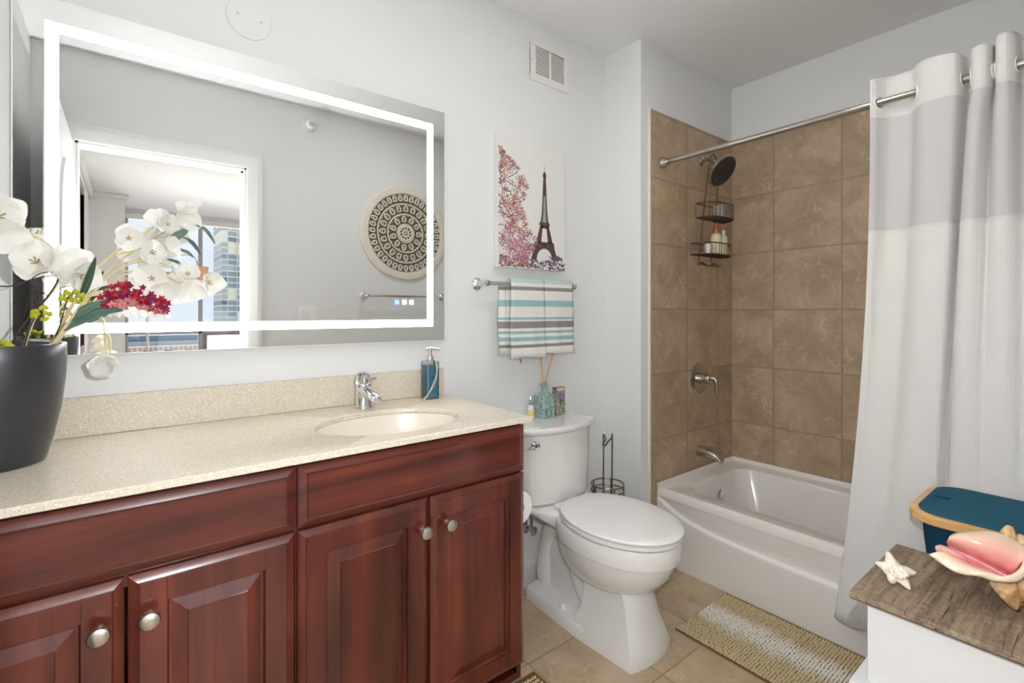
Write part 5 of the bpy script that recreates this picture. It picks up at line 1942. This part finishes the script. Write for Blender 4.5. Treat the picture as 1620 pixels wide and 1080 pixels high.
leaf(t, [(.09, 1.515, 1.428), (.11, 1.512, 1.442), (.128, 1.51, 1.458)], .010, (.2, -1, .2), LEAF)
leaf(t, [(.135, 1.52, 1.475), (.165, 1.515, 1.46), (.188, 1.515, 1.425)], .007, (0, -.6, .8), LEAF)
leaf(t, [(.10, 1.515, 1.405), (.125, 1.515, 1.398), (.14, 1.515, 1.385)], .005, (0, -.8, .5), LEAF)
# lower white spray reaching right
t = thing('orchid_spray', 'white artificial flower spray bending right beside the red cluster', 'artificial flower', (-.14, 1.49, BASE), 'white flower sprays')
stem_obj(t, [(-.140, 1.49, BASE), (-.105, 1.49, 1.21), (-.05, 1.495, 1.305), (.01, 1.50, 1.36), (.07, 1.505, 1.365), (.12, 1.51, 1.338), (.172, 1.51, 1.312)], .0036, .0014)
for c, f, s, sd in (((.052, 1.50, 1.388), (.2, -1, .2), .033, 11), ((.082, 1.503, 1.405), (.6, -.7, .2), .028, 12), ((.052, 1.50, 1.325), (-.1, -1, .1), .034, 13), ((.072, 1.495, 1.298), (.1, -.9, -.4), .026, 14), ((.125, 1.505, 1.338), (.1, -.8, .6), .028, 15), ((.130, 1.50, 1.300), (.2, -.9, -.3), .030, 16), ((.170, 1.505, 1.320), (.5, -.8, .1), .031, 17)):
    bloom(t, c, f, s, 5, sd)
stem_obj(t, [(-.02, 1.495, 1.34), (.03, 1.5, 1.345), (.08, 1.5, 1.36), (.125, 1.505, 1.37)], .0015, .0007)
# left spray
t = thing('orchid_spray', 'white artificial flower spray at the left edge above the black pot', 'artificial flower', (-.19, 1.47, BASE), 'white flower sprays')
stem_obj(t, [(-.180, 1.47, BASE), (-.150, 1.46, 1.24), (-.115, 1.46, 1.31), (-.118, 1.46, 1.37), (-.15, 1.455, 1.405), (-.20, 1.45, 1.415)], .0034, .0014)
for c, f, s, sd in (((-.207, 1.452, 1.440), (.4, -1, .2), .044, 21), ((-.198, 1.452, 1.402), (.2, -1, -.3), .038, 22), ((-.148, 1.455, 1.348), (-.2, -.9, .3), .042, 23), ((-.105, 1.455, 1.345), (.4, -.8, .25), .040, 24), ((-.080, 1.465, 1.325), (.5, -.8, -.2), .034, 25)):
    bloom(t, c, f, s, 5, sd)
stem_obj(t, [(-.150, 1.455, 1.40), (-.17, 1.452, 1.42), (-.195, 1.45, 1.405)], .0016, .0008)
q = MB()
for k in range(9):
    q.tube([(-.175 + k * .004, 1.449, 1.41), (-.178 + k * .005 + rnd.uniform(-.004, .004), 1.444, 1.418 + rnd.uniform(-.016, .012))], [.0009, .0019], 6)
q.build('seed_heads', TANS, t)
# drooping bloom in front of the wall
t = thing('drooping_flower', 'single white artificial bloom drooping below the mirror edge', 'artificial flower', (-.13, 1.52, BASE), None)
stem_obj(t, [(-.140, 1.52, BASE), (-.11, 1.54, 1.195), (-.07, 1.565, 1.235), (-.045, 1.585, 1.22), (-.040, 1.59, 1.17), (-.040, 1.59, 1.13)], .0022, .0012)
bloom(t, (-.040, 1.582, 1.112), (.1, -1, .1), .026, 6, 31, False)
bloom(t, (-.040, 1.588, 1.106), (-.3, -1, -.1), .027, 6, 32, False)
q = MB()
for k in range(5):
    petal(q, (-.050 + rnd.uniform(-.004, .004), 1.588, 1.178 - k * .006), (rnd.uniform(-1, .2), -.2, rnd.uniform(-1, .1)), (0, -1, .1), .020, .007, .005)
q.build('dried_petals', mat('dried_petal', rgb(226, 216, 196), 0.8), t, angle=180)
MB().tube(spline([(-.043, 1.588, 1.2), (-.032, 1.588, 1.17), (-.030, 1.588, 1.135)], 4), .0012, 6).build('tendril', STM, t)
# red cluster
t = thing('red_flower_spike', 'crimson star-shaped artificial flower cluster lying across the mirror', 'artificial flower', (-.15, 1.46, BASE), None)
stem_obj(t, [(-.150, 1.46, BASE), (-.11, 1.455, 1.19), (-.06, 1.45, 1.245), (-.01, 1.45, 1.272), (.04, 1.45, 1.27), (.075, 1.45, 1.255)], .003, .0012)
for k in range(78):
    s = k / 77
    cxk = -.040 + .118 * s + rnd.uniform(-.006, .006)
    arch_ = 1.262 + .022 * sin(pi * min(1, s * 1.1)) - .012 * s
    dz = rnd.uniform(-.022, .034) * (1 - .35 * s)
    c = Vector((cxk, 1.447 + rnd.uniform(-.016, .012), arch_ + dz))
    f = Vector((rnd.uniform(-.5, .5), -1, rnd.uniform(-.3, .8))).normalized()
    a = f.cross(Vector((.2, 0, 1))).normalized()
    b = f.cross(a)
    q = MB()
    sz = rnd.uniform(.0085, .0125)
    for p_ in range(5):
        an = 2 * pi * p_ / 5 + k
        petal(q, c, a * cos(an) + b * sin(an) + f * .35, f, sz, sz * .30, sz * .2, n=3, mm=1)
    q.tube([c - f * .001, Vector((cxk * .9, 1.45, arch_ - .01))], .0008, 5)
    q.build('floret', ROSE if dz < -.008 else (REDM if rnd.random() < .6 else REDP), t, angle=180)
q = MB()
for k in range(8):
    x = -.03 + k * .0155
    petal(q, (x, 1.448, 1.250 - .001 * k), (rnd.uniform(-.3, .5), -.2, -1), (0, -1, .2), .020, .008, .005)
q.build('pale_bracts', PET, t, angle=180)
# leaf stem
t = thing('leaf_stem', 'artificial stem with broad grey-green leaves rising from the pot', 'artificial foliage', (-.145, 1.45, BASE), None)
stem_obj(t, [(-.150, 1.45, BASE), (-.118, 1.44, 1.18), (-.10, 1.435, 1.215), (-.07, 1.44, 1.27), (-.045, 1.445, 1.30)], .0048, .002)
leaf(t, [(-.108, 1.436, 1.203), (-.075, 1.43, 1.225), (-.04, 1.43, 1.242), (-.004, 1.435, 1.247)], .0155, (.1, -.75, .7), LEAF)
leaf(t, [(-.095, 1.436, 1.225), (-.065, 1.43, 1.25), (-.035, 1.435, 1.268)], .011, (.0, -.7, .7), LEAF)
leaf(t, [(-.078, 1.44, 1.272), (-.066, 1.437, 1.315), (-.052, 1.44, 1.366)], .0085, (.6, -.8, 0), LEAFD)
leaf(t, [(-.055, 1.445, 1.29), (-.025, 1.45, 1.30), (.0, 1.455, 1.302)], .007, (0, -.5, .8), LEAFD)
# moss-berry twigs
for i_, (lab, base, pts, clus) in enumerate((
        ('short twig with yellow-green berries at the left of the pot rim', (-.215, 1.42, BASE), [(-.215, 1.42, BASE), (-.212, 1.41, 1.165), (-.205, 1.40, 1.185)], ((-.205, 1.395, 1.186), (-.192, 1.392, 1.182), (-.218, 1.398, 1.180), (-.182, 1.394, 1.176), (-.196, 1.39, 1.172))),
        ('reddish twig with yellow-green berries in the middle of the arrangement', (-.175, 1.44, BASE), [(-.175, 1.44, BASE), (-.16, 1.435, 1.20), (-.146, 1.43, 1.25), (-.152, 1.43, 1.30)], ((-.135, 1.43, 1.252), (-.130, 1.428, 1.24), (-.148, 1.43, 1.243), (-.136, 1.43, 1.229), (-.150, 1.432, 1.235))),
        ('upper twig with yellow-green berries beside the dark green leaf', (-.135, 1.455, BASE), [(-.135, 1.455, BASE), (-.11, 1.44, 1.22), (-.098, 1.435, 1.275)], ((-.098, 1.432, 1.285), (-.085, 1.43, 1.287), (-.107, 1.432, 1.273), (-.076, 1.432, 1.28), (-.092, 1.43, 1.27))))):
    t = thing('berry_twig', lab, 'artificial foliage', base, 'berry twigs in the pot')
    stem_obj(t, pts, .0018, .001, TWIG, 'twig')
    for c in clus:
        q = MB()
        for k in range(9):
            q.ball((c[0] + rnd.uniform(-.005, .005), c[1] + rnd.uniform(-.005, .005), c[2] + rnd.uniform(-.0035, .0035)), rnd.uniform(.0032, .005), 7)
        q.build('berry_cluster', YEL, t, angle=180)
        MB().tube([pts[-1], c], .0008, 5).build('twiglet', TWIG, t)
t = thing('curly_twig', 'thin dark bare twig reaching across the left of the arrangement', 'artificial foliage', (-.20, 1.44, BASE), None)
stem_obj(t, [(-.20, 1.44, BASE), (-.175, 1.435, 1.20), (-.125, 1.43, 1.285), (-.115, 1.425, 1.32), (-.15, 1.42, 1.312), (-.19, 1.415, 1.295), (-.25, 1.415, 1.305)], .0022, .0012, TWIG, 'branch')
stem_obj(t, [(-.13, 1.43, 1.278), (-.155, 1.428, 1.305), (-.14, 1.425, 1.325), (-.12, 1.422, 1.328)], .0013, .0007, TWIG, 'branch')
stem_obj(t, [(-.205, 1.44, BASE), (-.222, 1.43, 1.22), (-.21, 1.425, 1.29), (-.205, 1.42, 1.34)], .0013, .0007, TWIG, 'branch')

# ------------------------------------------------------------------ ceiling lamp over the vanity and the added fill lamp (above the frame)
for lx, ly, glow in LAMPS:
    lab = 'round white recessed ceiling lamp %s, out of frame' % ('above the vanity' if lx < 1 else 'above the toilet, added to brighten the tub')
    cl = thing('ceiling_lamp', lab, 'ceiling lamp', (lx, ly, HC), 'recessed ceiling lamps')
    MB().lathe([(.092, 0), (.092, .006), (.118, .006), (.122, .002), (.122, 0)], (lx, ly, HC), (0, 0, -1), 40, cap0=False, cap1=False).build('trim_ring', PLAS, cl)
    MB().lathe([(.091, .001), (.091, .0045), (.005, .005)], (lx, ly, HC), (0, 0, -1), 40).build('diffuser', emit('lamp_glow', (1.0, .985, .965, 1), glow), cl)
